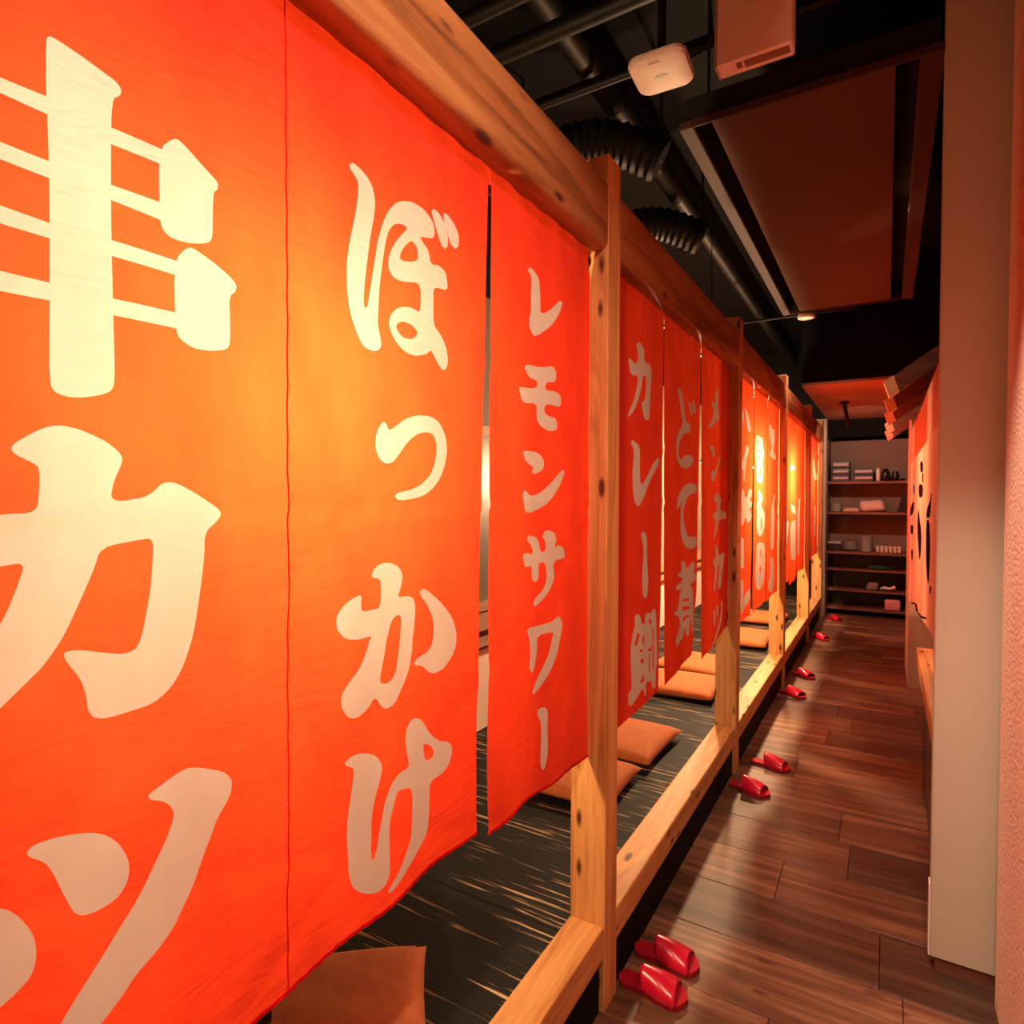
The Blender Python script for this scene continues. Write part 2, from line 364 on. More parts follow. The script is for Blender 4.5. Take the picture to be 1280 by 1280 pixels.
# ---------------------------------------------------------------- curtains
GLYPHS = {
 'A': [(1,[(0.2551,1.6648),(0.2587,1.6678),(0.2797,1.6642),(0.298,1.6594),(0.3083,1.6573),(0.3139,1.6523),(0.3131,1.646),(0.3053,1.6388),(0.3039,1.5825),(0.303,1.5087),(0.3035,1.435),(0.3042,1.3772),(0.3013,1.3685),(0.2924,1.3635),(0.279,1.3595),(0.2663,1.3584),(0.2571,1.3613),(0.2536,1.3691),(0.2543,1.4229),(0.2555,1.5601),(0.2539,1.6203),(0.2544,1.6543)]),(2,[(0.3036,1.6123),(0.3501,1.614),(0.3499,1.599),(0.3034,1.5969)]),(2,[(0.303,1.5593),(0.3495,1.5612),(0.3493,1.5439),(0.3028,1.5453)]),(2,[(0.3023,1.5084),(0.3651,1.5089),(0.3649,1.4944),(0.3022,1.4936)]),(2,[(0.3017,1.4544),(0.3645,1.4564),(0.3643,1.4406),(0.3015,1.4389)]),(1,[(0.3477,1.6136),(0.3623,1.6301),(0.3681,1.6321),(0.3789,1.6269),(0.3919,1.619),(0.4053,1.6116),(0.4117,1.6076),(0.4107,1.5995),(0.406,1.5959),(0.4049,1.5701),(0.4046,1.5489),(0.4018,1.5411),(0.391,1.5356),(0.3754,1.531),(0.3588,1.53),(0.3508,1.535),(0.3477,1.5441)]),(1,[(0.3618,1.5086),(0.3753,1.5261),(0.3822,1.5285),(0.4016,1.5225),(0.4231,1.513),(0.4327,1.5054),(0.4317,1.4972),(0.4238,1.4906),(0.4245,1.4646),(0.4243,1.4384),(0.4204,1.4314),(0.4007,1.4257),(0.3811,1.4242),(0.3659,1.4308),(0.3619,1.4404)]),(2,[(0.2161,1.6118),(0.2568,1.6144),(0.2578,1.5993),(0.2159,1.5997)]),(2,[(0.2154,1.56),(0.2573,1.5595),(0.2571,1.5451),(0.2152,1.5459)]),(2,[(0.2146,1.5087),(0.2566,1.5066),(0.2564,1.4935),(0.2144,1.4939)]),(2,[(0.2139,1.4553),(0.2559,1.4553),(0.2557,1.4401),(0.2136,1.4386)]),(1,[(0.2252,1.3111),(0.2292,1.316),(0.2483,1.3299),(0.2616,1.3333),(0.2774,1.3302),(0.298,1.3207),(0.3101,1.3088),(0.3089,1.3004),(0.3024,1.2859),(0.298,1.2649),(0.3269,1.269),(0.3365,1.2745),(0.3464,1.2846),(0.3593,1.2849),(0.3804,1.2745),(0.4027,1.26),(0.411,1.2521),(0.4062,1.2436),(0.3924,1.2321),(0.3912,1.2083),(0.3874,1.1823),(0.3818,1.1518),(0.3758,1.125),(0.3648,1.0981),(0.3522,1.0799),(0.3341,1.0678),(0.3141,1.0657),(0.2927,1.0641),(0.2826,1.0676),(0.2784,1.0755),(0.2769,1.091),(0.2732,1.1054),(0.2608,1.1264),(0.2609,1.1328),(0.2713,1.1327),(0.2887,1.1268),(0.3068,1.1214),(0.3177,1.1237),(0.3231,1.1335),(0.3327,1.1787),(0.3357,1.208),(0.3371,1.23),(0.3219,1.2285),(0.2906,1.2236),(0.2843,1.2032),(0.2735,1.1772),(0.2604,1.1457),(0.2455,1.1228),(0.2303,1.1088),(0.2135,1.0934),(0.1901,1.0749),(0.1821,1.0933),(0.2037,1.1385),(0.2145,1.1618),(0.2215,1.1762),(0.2286,1.1963),(0.234,1.2146),(0.2152,1.2123),(0.1921,1.2101),(0.1927,1.2504),(0.2158,1.2556),(0.242,1.2563),(0.2446,1.2762),(0.2451,1.2933),(0.2426,1.298),(0.2268,1.3059)]),(1,[(0.3273,0.9778),(0.3331,0.9814),(0.3605,0.9906),(0.3733,0.9896),(0.4106,0.97),(0.4221,0.9555),(0.4194,0.938),(0.403,0.9217),(0.3924,0.9003),(0.3621,0.8519),(0.3494,0.8343),(0.3313,0.821),(0.314,0.8112),(0.3015,0.7962),(0.2842,0.7798),(0.2691,0.7716),(0.2432,0.7675),(0.2388,0.7764),(0.254,0.8023),(0.2773,0.8327),(0.3037,0.8675),(0.3323,0.9081),(0.3459,0.9288),(0.3532,0.947),(0.3508,0.9573),(0.3418,0.9672),(0.3301,0.9728)]),(1,[(0.23,0.9674),(0.2348,0.972),(0.2527,0.9714),(0.2765,0.9643),(0.2903,0.9564),(0.3019,0.9423),(0.3098,0.9224),(0.3083,0.9057),(0.2987,0.8936),(0.2831,0.8896),(0.2706,0.8907),(0.2635,0.8981),(0.2566,0.917),(0.25,0.9394),(0.2434,0.9534),(0.2325,0.9628)]),(1,[(0.1881,0.9359),(0.1995,0.9365),(0.2113,0.9322),(0.2193,0.9238),(0.2296,0.9061),(0.2359,0.8893),(0.2367,0.8704),(0.2322,0.8577),(0.2225,0.8514),(0.2101,0.8462),(0.2041,0.8517),(0.1988,0.8877),(0.1898,0.9228)])],
 'B': [(1,[(0.6014,1.7126),(0.6061,1.7182),(0.6116,1.7193),(0.6302,1.7143),(0.6437,1.7037),(0.6495,1.6868),(0.6474,1.6638),(0.6394,1.6332),(0.6335,1.5982),(0.6283,1.5638),(0.6263,1.5359),(0.6304,1.5294),(0.6351,1.5383),(0.6411,1.5703),(0.6491,1.6089),(0.6552,1.6361),(0.6655,1.6623),(0.678,1.6842),(0.6994,1.7057),(0.7308,1.7185),(0.7592,1.7193),(0.7789,1.7115),(0.789,1.6996),(0.7865,1.6829),(0.7714,1.6782),(0.7518,1.6736),(0.7591,1.667),(0.7738,1.6597),(0.7788,1.6395),(0.7993,1.6445),(0.8179,1.639),(0.8232,1.6146),(0.8151,1.609),(0.7863,1.6071),(0.7863,1.5786),(0.7863,1.5454),(0.8044,1.5352),(0.8205,1.5159),(0.8242,1.4937),(0.8177,1.4801),(0.8097,1.478),(0.7991,1.4842),(0.7836,1.502),(0.7786,1.5041),(0.7685,1.4958),(0.7395,1.487),(0.7119,1.489),(0.69,1.5006),(0.6765,1.5178),(0.6795,1.5329),(0.6945,1.5483),(0.7211,1.5577),(0.7397,1.5586),(0.754,1.5562),(0.755,1.6042),(0.7122,1.5914),(0.686,1.5894),(0.6743,1.603),(0.6798,1.6248),(0.6992,1.6518),(0.7238,1.6755),(0.708,1.6761),(0.6906,1.669),(0.6778,1.6556),(0.6694,1.6327),(0.6632,1.6023),(0.6569,1.5666),(0.6548,1.5323),(0.6535,1.5151),(0.6587,1.4994),(0.6619,1.486),(0.6545,1.4774),(0.6406,1.4746),(0.6252,1.4783),(0.6122,1.4972),(0.6014,1.5213),(0.5969,1.5546),(0.5971,1.5864),(0.6038,1.6204),(0.6131,1.6559),(0.6181,1.6901),(0.6159,1.6999),(0.6043,1.708)]),(-1,[(0.7329,1.6608),(0.747,1.6536),(0.7484,1.6343),(0.7123,1.6216),(0.7013,1.6233),(0.7079,1.6373),(0.7192,1.65)]),(-1,[(0.7076,1.5325),(0.7303,1.5335),(0.7467,1.5267),(0.7443,1.5185),(0.7279,1.5095),(0.7075,1.5089),(0.6944,1.5176),(0.6944,1.5249)]),(1,[(0.7789,1.724),(0.7865,1.7295),(0.7994,1.7273),(0.8152,1.7158),(0.8233,1.6961),(0.8217,1.6809),(0.8125,1.6745),(0.802,1.6821),(0.7891,1.7059)]),(1,[(0.8099,1.7314),(0.8179,1.7346),(0.8371,1.7273),(0.8528,1.7132),(0.8528,1.6933),(0.8426,1.6848),(0.8288,1.6882),(0.8206,1.7048),(0.8126,1.718)]),(1,[(0.648,1.3511),(0.652,1.3656),(0.6622,1.3774),(0.6705,1.3782),(0.6767,1.3664),(0.6938,1.3754),(0.7206,1.3901),(0.7488,1.3979),(0.7784,1.3997),(0.8043,1.3897),(0.8192,1.3682),(0.8214,1.342),(0.8122,1.312),(0.7936,1.2887),(0.7681,1.274),(0.7342,1.2677),(0.6978,1.2654),(0.6883,1.2707),(0.6935,1.2766),(0.7296,1.2815),(0.7582,1.2897),(0.7833,1.3077),(0.7947,1.3339),(0.7948,1.3597),(0.786,1.3718),(0.7683,1.374),(0.7439,1.3681),(0.7205,1.3539),(0.7025,1.3377),(0.685,1.322),(0.6681,1.3176),(0.6539,1.3261),(0.6479,1.3398)]),(1,[(0.6415,1.1592),(0.6447,1.168),(0.6593,1.1757),(0.6793,1.1751),(0.7019,1.1659),(0.7108,1.1518),(0.7054,1.1343),(0.6973,1.121),(0.7198,1.1203),(0.7385,1.1153),(0.7442,1.0983),(0.7403,1.0653),(0.7364,1.0498),(0.7345,1.0304),(0.7245,1.003),(0.7049,0.9823),(0.6863,0.9645),(0.67,0.9622),(0.6594,0.9681),(0.6464,0.9874),(0.6337,0.9728),(0.6153,0.9641),(0.5994,0.9697),(0.5879,0.9873),(0.588,1.0046),(0.5997,1.0174),(0.6176,1.0321),(0.63,1.0528),(0.6363,1.0695),(0.6411,1.0754),(0.6156,1.0736),(0.5928,1.0792),(0.5787,1.0948),(0.5774,1.1109),(0.5902,1.125),(0.6136,1.1347),(0.6235,1.1345),(0.6211,1.1204),(0.6234,1.1111),(0.6429,1.1115),(0.6574,1.1115),(0.6608,1.1341),(0.6592,1.1527),(0.6447,1.1566)]),(-1,[(0.7052,1.0946),(0.6876,1.0939),(0.679,1.0824),(0.6704,1.0628),(0.6662,1.045),(0.653,1.0041),(0.6727,0.9985),(0.6908,1.0087),(0.6979,1.0382),(0.703,1.0564),(0.7061,1.08)]),(1,[(0.753,1.1221),(0.7628,1.1259),(0.7779,1.1189),(0.8093,1.095),(0.8334,1.0686),(0.8447,1.0394),(0.8424,1.0181),(0.8334,1.0024),(0.8124,0.9857),(0.79,0.9832),(0.7756,0.9906),(0.7628,1.0026),(0.7371,1.0099),(0.7473,1.0176),(0.7757,1.0215),(0.7872,1.0333),(0.7902,1.0653),(0.7778,1.0932),(0.7579,1.1139)]),(1,[(0.5945,0.9101),(0.609,0.915),(0.6293,0.9117),(0.6503,0.9002),(0.6625,0.8818),(0.6589,0.8646),(0.6479,0.8412),(0.6393,0.8113),(0.6349,0.7737),(0.6411,0.7492),(0.6476,0.7675),(0.6564,0.8005),(0.6653,0.8246),(0.6812,0.8463),(0.6999,0.8566),(0.7266,0.8546),(0.7144,0.8918),(0.7145,0.9146),(0.7293,0.928),(0.747,0.9248),(0.7627,0.9126),(0.776,0.8912),(0.7981,0.8699),(0.824,0.8618),(0.8329,0.8473),(0.8269,0.8277),(0.8094,0.8129),(0.7759,0.8113),(0.7785,0.7659),(0.773,0.7337),(0.7517,0.7131),(0.7187,0.6996),(0.676,0.6869),(0.6693,0.6922),(0.6784,0.6983),(0.7042,0.7137),(0.7238,0.7368),(0.7339,0.7653),(0.735,0.8182),(0.7094,0.8286),(0.6927,0.8321),(0.6811,0.8083),(0.6718,0.7714),(0.6762,0.7218),(0.6671,0.7045),(0.6494,0.7016),(0.6242,0.7132),(0.6061,0.7316),(0.5972,0.7599),(0.5947,0.7993),(0.5988,0.8354),(0.6068,0.8702),(0.6109,0.8922),(0.607,0.899),(0.5953,0.9054)]),(-1,[(0.76,0.8795),(0.776,0.8723),(0.788,0.8577),(0.7858,0.848),(0.7679,0.8477),(0.7599,0.8608)])],
 'C': [(1,[(1.0836,1.727),(1.0955,1.7352),(1.1095,1.7329),(1.1305,1.7233),(1.1335,1.7011),(1.131,1.6496),(1.1686,1.6639),(1.2049,1.6901),(1.2264,1.7042),(1.2374,1.7013),(1.2212,1.6724),(1.179,1.6355),(1.1149,1.5989),(1.1008,1.6057),(1.0869,1.6205),(1.0959,1.6543),(1.1003,1.7006),(1.1002,1.7187)]),(1,[(1.072,1.5324),(1.0873,1.5388),(1.1394,1.5409),(1.19,1.5539),(1.206,1.5422),(1.2009,1.5194),(1.1595,1.5152),(1.1546,1.4965),(1.1904,1.4999),(1.2226,1.4982),(1.2315,1.4821),(1.2228,1.4686),(1.1598,1.4702),(1.1499,1.4524),(1.1701,1.4429),(1.2014,1.444),(1.2123,1.4305),(1.207,1.4163),(1.1703,1.4119),(1.1353,1.4203),(1.1207,1.435),(1.1253,1.4657),(1.0652,1.4578),(1.0493,1.4843),(1.0562,1.4889),(1.1203,1.4941),(1.1279,1.5124),(1.092,1.5125)]),(1,[(1.0656,1.3598),(1.0746,1.3648),(1.1307,1.3639),(1.1535,1.3464),(1.1457,1.3271),(1.1118,1.3179),(1.1023,1.3231),(1.1117,1.3327),(1.0792,1.3426)]),(1,[(1.2462,1.3335),(1.2519,1.3261),(1.2242,1.2953),(1.1612,1.256),(1.0935,1.236),(1.0706,1.25),(1.066,1.2792),(1.0795,1.2861),(1.0979,1.2726),(1.1313,1.2774),(1.1814,1.3019),(1.224,1.3251)]),(1,[(1.0666,1.1561),(1.0801,1.1587),(1.1127,1.1525),(1.1079,1.1714),(1.0864,1.1842),(1.0937,1.1943),(1.1318,1.1863),(1.1418,1.155),(1.1619,1.1559),(1.1617,1.1775),(1.1466,1.1879),(1.1616,1.2024),(1.198,1.1949),(1.2088,1.1796),(1.1983,1.1581),(1.2143,1.1669),(1.2477,1.1572),(1.2535,1.1339),(1.1931,1.134),(1.1987,1.0916),(1.1727,1.0655),(1.1229,1.0438),(1.1085,1.0483),(1.1132,1.0593),(1.1523,1.0777),(1.1673,1.1),(1.162,1.1318),(1.1341,1.1343),(1.1343,1.1036),(1.1226,1.0932),(1.1054,1.1021),(1.1081,1.132),(1.0757,1.1282)]),(1,[(1.0854,1.0036),(1.1135,1.0023),(1.1836,1.0005),(1.2265,1.0092),(1.2491,0.9867),(1.2325,0.9567),(1.2108,0.921),(1.174,0.8852),(1.124,0.8573),(1.1143,0.8647),(1.1385,0.894),(1.1737,0.9292),(1.1891,0.9652),(1.1996,0.978),(1.1281,0.9827),(1.1313,0.9479),(1.1217,0.9123),(1.1141,0.9047),(1.1026,0.9168),(1.1063,0.9439),(1.0995,0.9825)]),(1,[(1.1359,0.823),(1.1641,0.822),(1.1797,0.8077),(1.1747,0.7724),(1.1782,0.7221),(1.167,0.6918),(1.1579,0.6845),(1.1467,0.6994),(1.1494,0.7467),(1.1521,0.7893),(1.139,0.8078)])],
 'D': [(1,[(1.7099,1.712),(1.7362,1.7226),(1.7773,1.7109),(1.7781,1.6749),(1.8175,1.6718),(1.8254,1.6812),(1.8503,1.6619),(1.8508,1.6406),(1.8363,1.5532),(1.8372,1.5107),(1.7973,1.5012),(1.7736,1.5141),(1.7545,1.5529),(1.7882,1.5574),(1.7997,1.6112),(1.7945,1.6364),(1.7636,1.6286),(1.7494,1.5829),(1.6991,1.5206),(1.6505,1.4942),(1.6503,1.5049),(1.6915,1.5445),(1.7195,1.5935),(1.7262,1.6248),(1.6691,1.6151),(1.6477,1.6551),(1.6613,1.6626),(1.6967,1.6521),(1.7182,1.6586),(1.728,1.6856)]),(1,[(1.6721,1.4292),(1.6933,1.4354),(1.7452,1.4185),(1.7461,1.3695),(1.7475,1.3016),(1.8076,1.3338),(1.8741,1.3793),(1.925,1.4008),(1.9256,1.3755),(1.8412,1.3187),(1.7943,1.2819),(1.7872,1.2759),(1.7356,1.2407),(1.6919,1.2641),(1.6911,1.3098),(1.6879,1.3403),(1.7024,1.4063)]),(1,[(1.7543,1.1637),(1.7858,1.1712),(1.8169,1.1546),(1.8184,1.0814),(1.8383,1.0182),(1.83,0.97),(1.8026,0.9646),(1.7789,0.9829),(1.7742,1.0434),(1.7868,1.1201)]),(1,[(1.7162,0.9315),(1.7546,0.9253),(1.7682,0.9007),(1.7997,0.8831),(1.8035,0.922),(1.8788,0.9084),(1.8883,0.9211),(1.9131,0.9141),(1.9191,0.8748),(1.9256,0.8094),(1.9271,0.7446),(1.9127,0.7159),(1.9139,0.6643),(1.889,0.6676),(1.8737,0.7001),(1.8546,0.6987),(1.817,0.7083),(1.8223,0.6761),(1.8088,0.6629),(1.7993,0.6823),(1.7899,0.7),(1.7378,0.6811),(1.6962,0.6679),(1.6717,0.6794),(1.671,0.714),(1.6995,0.7151),(1.6944,0.7686),(1.689,0.8393),(1.7007,0.8717),(1.7168,0.8978)]),(-2,[(1.7384,0.8763),(1.7558,0.8641),(1.7349,0.8356),(1.7179,0.842)]),(-2,[(1.7797,0.8566),(1.7958,0.8535),(1.7919,0.8239),(1.7801,0.8324)]),(-2,[(1.8503,0.8959),(1.8743,0.8919),(1.8747,0.8761),(1.8554,0.8795)]),(-2,[(1.7617,0.7883),(1.7927,0.7874),(1.7885,0.7701),(1.7618,0.7823)]),(-2,[(1.763,0.7191),(1.7937,0.7386),(1.7986,0.716),(1.7674,0.7164)]),(-2,[(1.8335,0.803),(1.886,0.803),(1.8766,0.7908),(1.8383,0.7974)]),(-2,[(1.8489,0.7873),(1.8584,0.7853),(1.8596,0.7287),(1.8501,0.731)]),(-2,[(1.8857,0.8615),(1.8955,0.8598),(1.8985,0.7257),(1.8887,0.728)]),(-2,[(1.7567,0.8207),(1.7832,0.8152),(1.7833,0.8076),(1.7568,0.8132)])],
 'E': [(1,[(2.1196,1.6466),(2.1617,1.653),(2.1952,1.6241),(2.2198,1.5464),(2.2893,1.541),(2.295,1.5126),(2.2212,1.5028),(2.1457,1.4656),(2.1363,1.4225),(2.1798,1.4005),(2.2235,1.4247),(2.3169,1.4283),(2.3299,1.4017),(2.2593,1.3759),(2.1588,1.381),(2.1115,1.4149),(2.11,1.4688),(2.1551,1.509),(2.187,1.5305),(2.1634,1.5953)]),(1,[(2.2587,1.6202),(2.299,1.6127),(2.3243,1.577),(2.2883,1.5729),(2.2641,1.5956)]),(1,[(2.3053,1.6393),(2.3475,1.619),(2.3607,1.5944),(2.3363,1.5817),(2.3109,1.6143)]),(1,[(2.2655,1.3249),(2.3765,1.3235),(2.3921,1.2932),(2.2669,1.2811),(2.2158,1.2415),(2.2126,1.177),(2.2717,1.1235),(2.3832,1.1251),(2.3988,1.0935),(2.314,1.0765),(2.2201,1.0976),(2.1729,1.1572),(2.1783,1.2277),(2.2022,1.2701),(2.1297,1.2216),(2.1166,1.2632),(2.1763,1.2983)]),(1,[(2.1884,1.0447),(2.2389,1.0403),(2.2546,1.0081),(2.3224,1.0309),(2.3702,1.0288),(2.3555,0.9853),(2.4048,0.9714),(2.3727,0.9534),(2.2941,0.9499),(2.3414,0.9293),(2.3497,0.9176),(2.3608,0.8218),(2.3469,0.7599),(2.3311,0.7586),(2.3213,0.8198),(2.3056,0.8266),(2.2923,0.7617),(2.262,0.7633),(2.2459,0.8076),(2.2181,0.7595),(2.1965,0.7638),(2.1618,0.7546),(2.1413,0.7528),(2.114,0.7643),(2.1135,0.784),(2.1605,0.7987),(2.1876,0.8259),(2.1589,0.8547),(2.1047,0.8656),(2.0913,0.8755),(2.1581,0.8827),(2.1635,0.9376),(2.1983,0.9452),(2.1358,0.9491),(2.1155,0.9556),(2.1152,0.9673),(2.1905,0.9703),(2.2115,0.984),(2.1345,0.9964),(2.1342,1.0063),(2.1965,1.0098)]),(-2,[(2.2138,0.9067),(2.288,0.9005),(2.2807,0.8911),(2.2213,0.8955)]),(-2,[(2.2146,0.8782),(2.2889,0.8711),(2.2893,0.8585),(2.2223,0.8627)]),(-1,[(2.2158,0.8394),(2.2671,0.8433),(2.3055,0.8308),(2.2452,0.8304),(2.2309,0.8184)])],
 'F': [(1,[(2.6772,1.7274),(2.7245,1.7308),(2.7278,1.653),(2.746,1.6027),(2.6825,1.5959),(2.6076,1.5592),(2.5553,1.5505),(2.5635,1.5619),(2.6359,1.6054),(2.656,1.6368),(2.6036,1.6627),(2.6333,1.6702),(2.6798,1.6618)]),(1,[(2.5812,1.4782),(2.6103,1.4889),(2.6716,1.4773),(2.6728,1.448),(2.6363,1.4385),(2.6265,1.4597)]),(1,[(2.7684,1.4612),(2.7856,1.447),(2.7071,1.3756),(2.6464,1.3369),(2.61,1.3433),(2.6086,1.3793),(2.6444,1.388),(2.6757,1.3745)]),(1,[(2.6488,1.262),(2.7188,1.2978),(2.7948,1.2705),(2.7779,1.2181),(2.8965,1.2072),(2.8979,1.1754),(2.7607,1.1793),(2.7255,1.1331),(2.673,1.0931),(2.6653,1.1104),(2.7055,1.1766),(2.6517,1.1866),(2.6509,1.2076),(2.7224,1.2104),(2.7206,1.2533)]),(1,[(2.6942,1.0701),(2.7354,1.065),(2.7582,1.017),(2.8223,1.0268),(2.8669,1.0234),(2.8471,0.9645),(2.807,0.8736),(2.7536,0.8754),(2.7425,0.8914),(2.781,0.9806),(2.7491,0.9835),(2.7203,0.928),(2.6919,0.8735),(2.6618,0.8774),(2.6795,0.9325),(2.698,0.9738),(2.6573,0.9919),(2.6564,1.0157),(2.7067,1.0115)]),(1,[(2.6648,0.8007),(2.695,0.7961),(2.7074,0.741),(2.688,0.7202),(2.6671,0.7431)]),(2,[(2.725,0.8109),(2.7568,0.7964),(2.7585,0.7568),(2.727,0.762)]),(1,[(2.8093,0.8185),(2.8494,0.8077),(2.8246,0.7159),(2.7308,0.6686),(2.6612,0.6415),(2.6411,0.6528),(2.7099,0.6775),(2.781,0.7234),(2.8115,0.7682)])],
 'G': [(1,[(3.2086,1.7054),(3.2581,1.7114),(3.285,1.6845),(3.2376,1.6245),(3.2132,1.6172),(3.2005,1.6258),(3.2227,1.6725)]),(1,[(3.3034,1.7271),(3.3559,1.7285),(3.4177,1.6892),(3.4772,1.6269),(3.422,1.6139),(3.3654,1.6525),(3.3362,1.7005)]),(1,[(3.3448,1.5429),(3.4125,1.5375),(3.414,1.5115),(3.3623,1.4669),(3.3398,1.394),(3.316,1.3499),(3.2824,1.3516),(3.2789,1.4171),(3.2113,1.4169),(3.2101,1.4391),(3.2836,1.4728),(3.3206,1.5055)]),(1,[(3.2414,1.3132),(3.3051,1.3115),(3.32,1.2759),(3.3866,1.2708),(3.4249,1.3181),(3.5094,1.3192),(3.4972,1.2816),(3.4281,1.2603),(3.5282,1.2439),(3.5009,1.2173),(3.4304,1.2208),(3.5028,1.185),(3.5043,1.1582),(3.3941,1.1352),(3.3702,1.1775),(3.2888,1.1338),(3.2385,1.1307),(3.2354,1.1908),(3.2583,1.2305),(3.2199,1.2508)]),(2,[(3.2292,1.0711),(3.3054,1.0643),(3.3135,0.9128),(3.2245,0.9214)]),(1,[(3.203,0.8637),(3.2907,0.8564),(3.3193,0.8043),(3.3093,0.7491),(3.4686,0.7909),(3.5121,0.7747),(3.4722,0.7261),(3.3123,0.6921),(3.2493,0.6818),(3.2215,0.7414),(3.2433,0.7987)])],
 'H': [(1,[(3.6105,1.6091),(3.6871,1.6241),(3.7517,1.6184),(3.8517,1.621),(3.8726,1.5643),(3.9097,1.5314),(3.8601,1.4933),(3.8808,1.4416),(3.869,1.3591),(3.6724,1.3549),(3.6503,1.46),(3.617,1.5025)]),(-2,[(3.7016,1.5439),(3.7464,1.547),(3.7473,1.5328),(3.7025,1.5299)]),(-2,[(3.7041,1.5047),(3.749,1.5073),(3.75,1.4903),(3.7051,1.4879)]),(-2,[(3.7355,1.4641),(3.7745,1.4659),(3.7991,1.3922),(3.7662,1.3912)]),(-2,[(3.6826,1.5957),(3.7142,1.5983),(3.7156,1.5759),(3.6839,1.5735)]),(1,[(3.7216,1.3277),(3.7885,1.2998),(3.8561,1.2945),(3.8421,1.2478),(3.81,1.2248),(3.8791,1.2064),(3.9514,1.1754),(3.9388,1.098),(3.8552,1.0485),(3.7552,1.0508),(3.6883,1.0966),(3.7141,1.1918),(3.7049,1.2372)]),(-2,[(3.8078,1.1553),(3.8483,1.1542),(3.8355,1.0904),(3.7985,1.0919)]),(1,[(3.6936,1.0118),(3.8067,1.0162),(3.9636,0.9947),(3.9735,0.8491),(3.9086,0.7601),(3.808,0.7371),(3.7094,0.7553),(3.6569,0.846),(3.7006,0.8981)]),(-2,[(3.7824,0.8791),(3.8225,0.8754),(3.8187,0.8291),(3.7854,0.8326)]),(-2,[(3.793,0.9708),(3.8333,0.9679),(3.8296,0.9214),(3.796,0.9242)])],
 'J': [(1,[(4.061,1.7117),(4.1171,1.7297),(4.1782,1.6984),(4.2781,1.7206),(4.3046,1.6459),(4.2273,1.5763),(4.3335,1.5444),(4.3357,1.5153),(4.191,1.5235),(4.0731,1.5414),(4.1864,1.5861),(4.0851,1.6405)]),(1,[(4.3307,1.3039),(4.3539,1.2779),(4.2941,1.2326),(4.3406,1.1735),(4.3461,1.1015),(4.3166,0.9333),(4.1341,0.9526),(4.1665,1.0449),(4.1771,1.1705),(4.2123,1.2332)]),(1,[(4.1372,0.9086),(4.3206,0.8809),(4.3523,0.7403),(4.3158,0.666),(4.1339,0.6831),(4.0737,0.7281),(4.1454,0.7948)])],
 'K': [(1,[(4.8232,1.099),(5.0257,1.1073),(4.969,1.0054),(4.9335,0.9187),(4.8527,0.9386)])],
 'L': [(1,[(5.1127,1.0819),(5.4131,1.1038),(5.4332,0.9019),(5.3821,0.7773),(5.1684,0.7955)]),(2,[(5.0721,1.5201),(5.3081,1.531),(5.343,1.4931),(5.1044,1.48)]),(2,[(5.1281,1.2262),(5.3397,1.2087),(5.41,1.1359),(5.1924,1.164)])],
 'M': [(2,[(5.5017,1.1908),(5.7064,1.1881),(5.7478,0.7971),(5.5737,0.8105)]),(2,[(5.5607,1.2639),(5.7329,1.2722),(5.7428,1.1791),(5.5709,1.1652)])],
 'N': [(1,[(6.0226,1.0067),(6.2243,0.9984),(6.2074,0.7891),(5.9316,0.7917),(5.9512,0.957)]),(2,[(5.9135,1.637),(6.1788,1.5983),(6.169,1.4714),(6.0086,1.4752)])],
 'P': [(1,[(6.7672,1.7067),(6.9402,1.5357),(7.3247,1.4859),(6.9537,1.435),(6.7954,1.4908)]),(2,[(6.8843,1.1925),(7.0913,1.1904),(7.1339,0.8779),(6.9244,0.8888)])],
 'R': [(1,[(3.5841,1.4485),(3.2788,1.433),(3.2625,1.3849),(3.5349,1.3947)]),(1,[(3.6996,1.3432),(3.2443,1.3309),(3.2498,1.2743),(3.6734,1.2749)]),(1,[(2.5977,1.3035),(2.6554,1.2224),(2.7335,1.1972),(2.9931,1.193),(2.7945,1.2522)]),(1,[(2.9686,1.1821),(2.7327,1.1946),(2.6605,1.0939),(2.7078,0.9596),(2.8166,0.9522),(2.9463,1.0458)]),(1,[(3.7081,1.2389),(3.2987,1.1208),(3.3279,1.0159),(3.4952,0.9687),(3.7706,1.0988)]),(1,[(4.2242,1.2673),(4.2559,1.1926),(4.8583,1.1434),(5.1173,1.1766)]),(1,[(4.7791,1.0987),(4.2882,1.1167),(4.3062,1.0571),(4.7517,1.0439)]),(1,[(4.5983,0.9523),(4.269,0.9755),(4.3238,0.8954),(4.5149,0.8874)]),(1,[(5.1868,1.3681),(4.8262,1.3612),(4.8634,1.2669),(5.1705,1.2768)]),(1,[(4.3947,1.3529),(4.1757,1.3487),(4.1927,1.2919),(4.3714,1.3013)]),(1,[(2.6641,0.9596),(2.544,0.9691),(2.5748,0.9379),(2.6554,0.9297)]),(1,[(3.365,1.3853),(3.2121,1.3799),(3.2464,1.3372),(3.349,1.3394)]),(1,[(4.7229,0.6003),(3.682,0.7506),(3.5569,0.7269),(3.1739,0.7651),(2.7773,0.8245),(2.8496,0.8053),(3.2314,0.7462),(3.7445,0.6902),(3.8305,0.7216),(4.7184,0.5916)])],
}

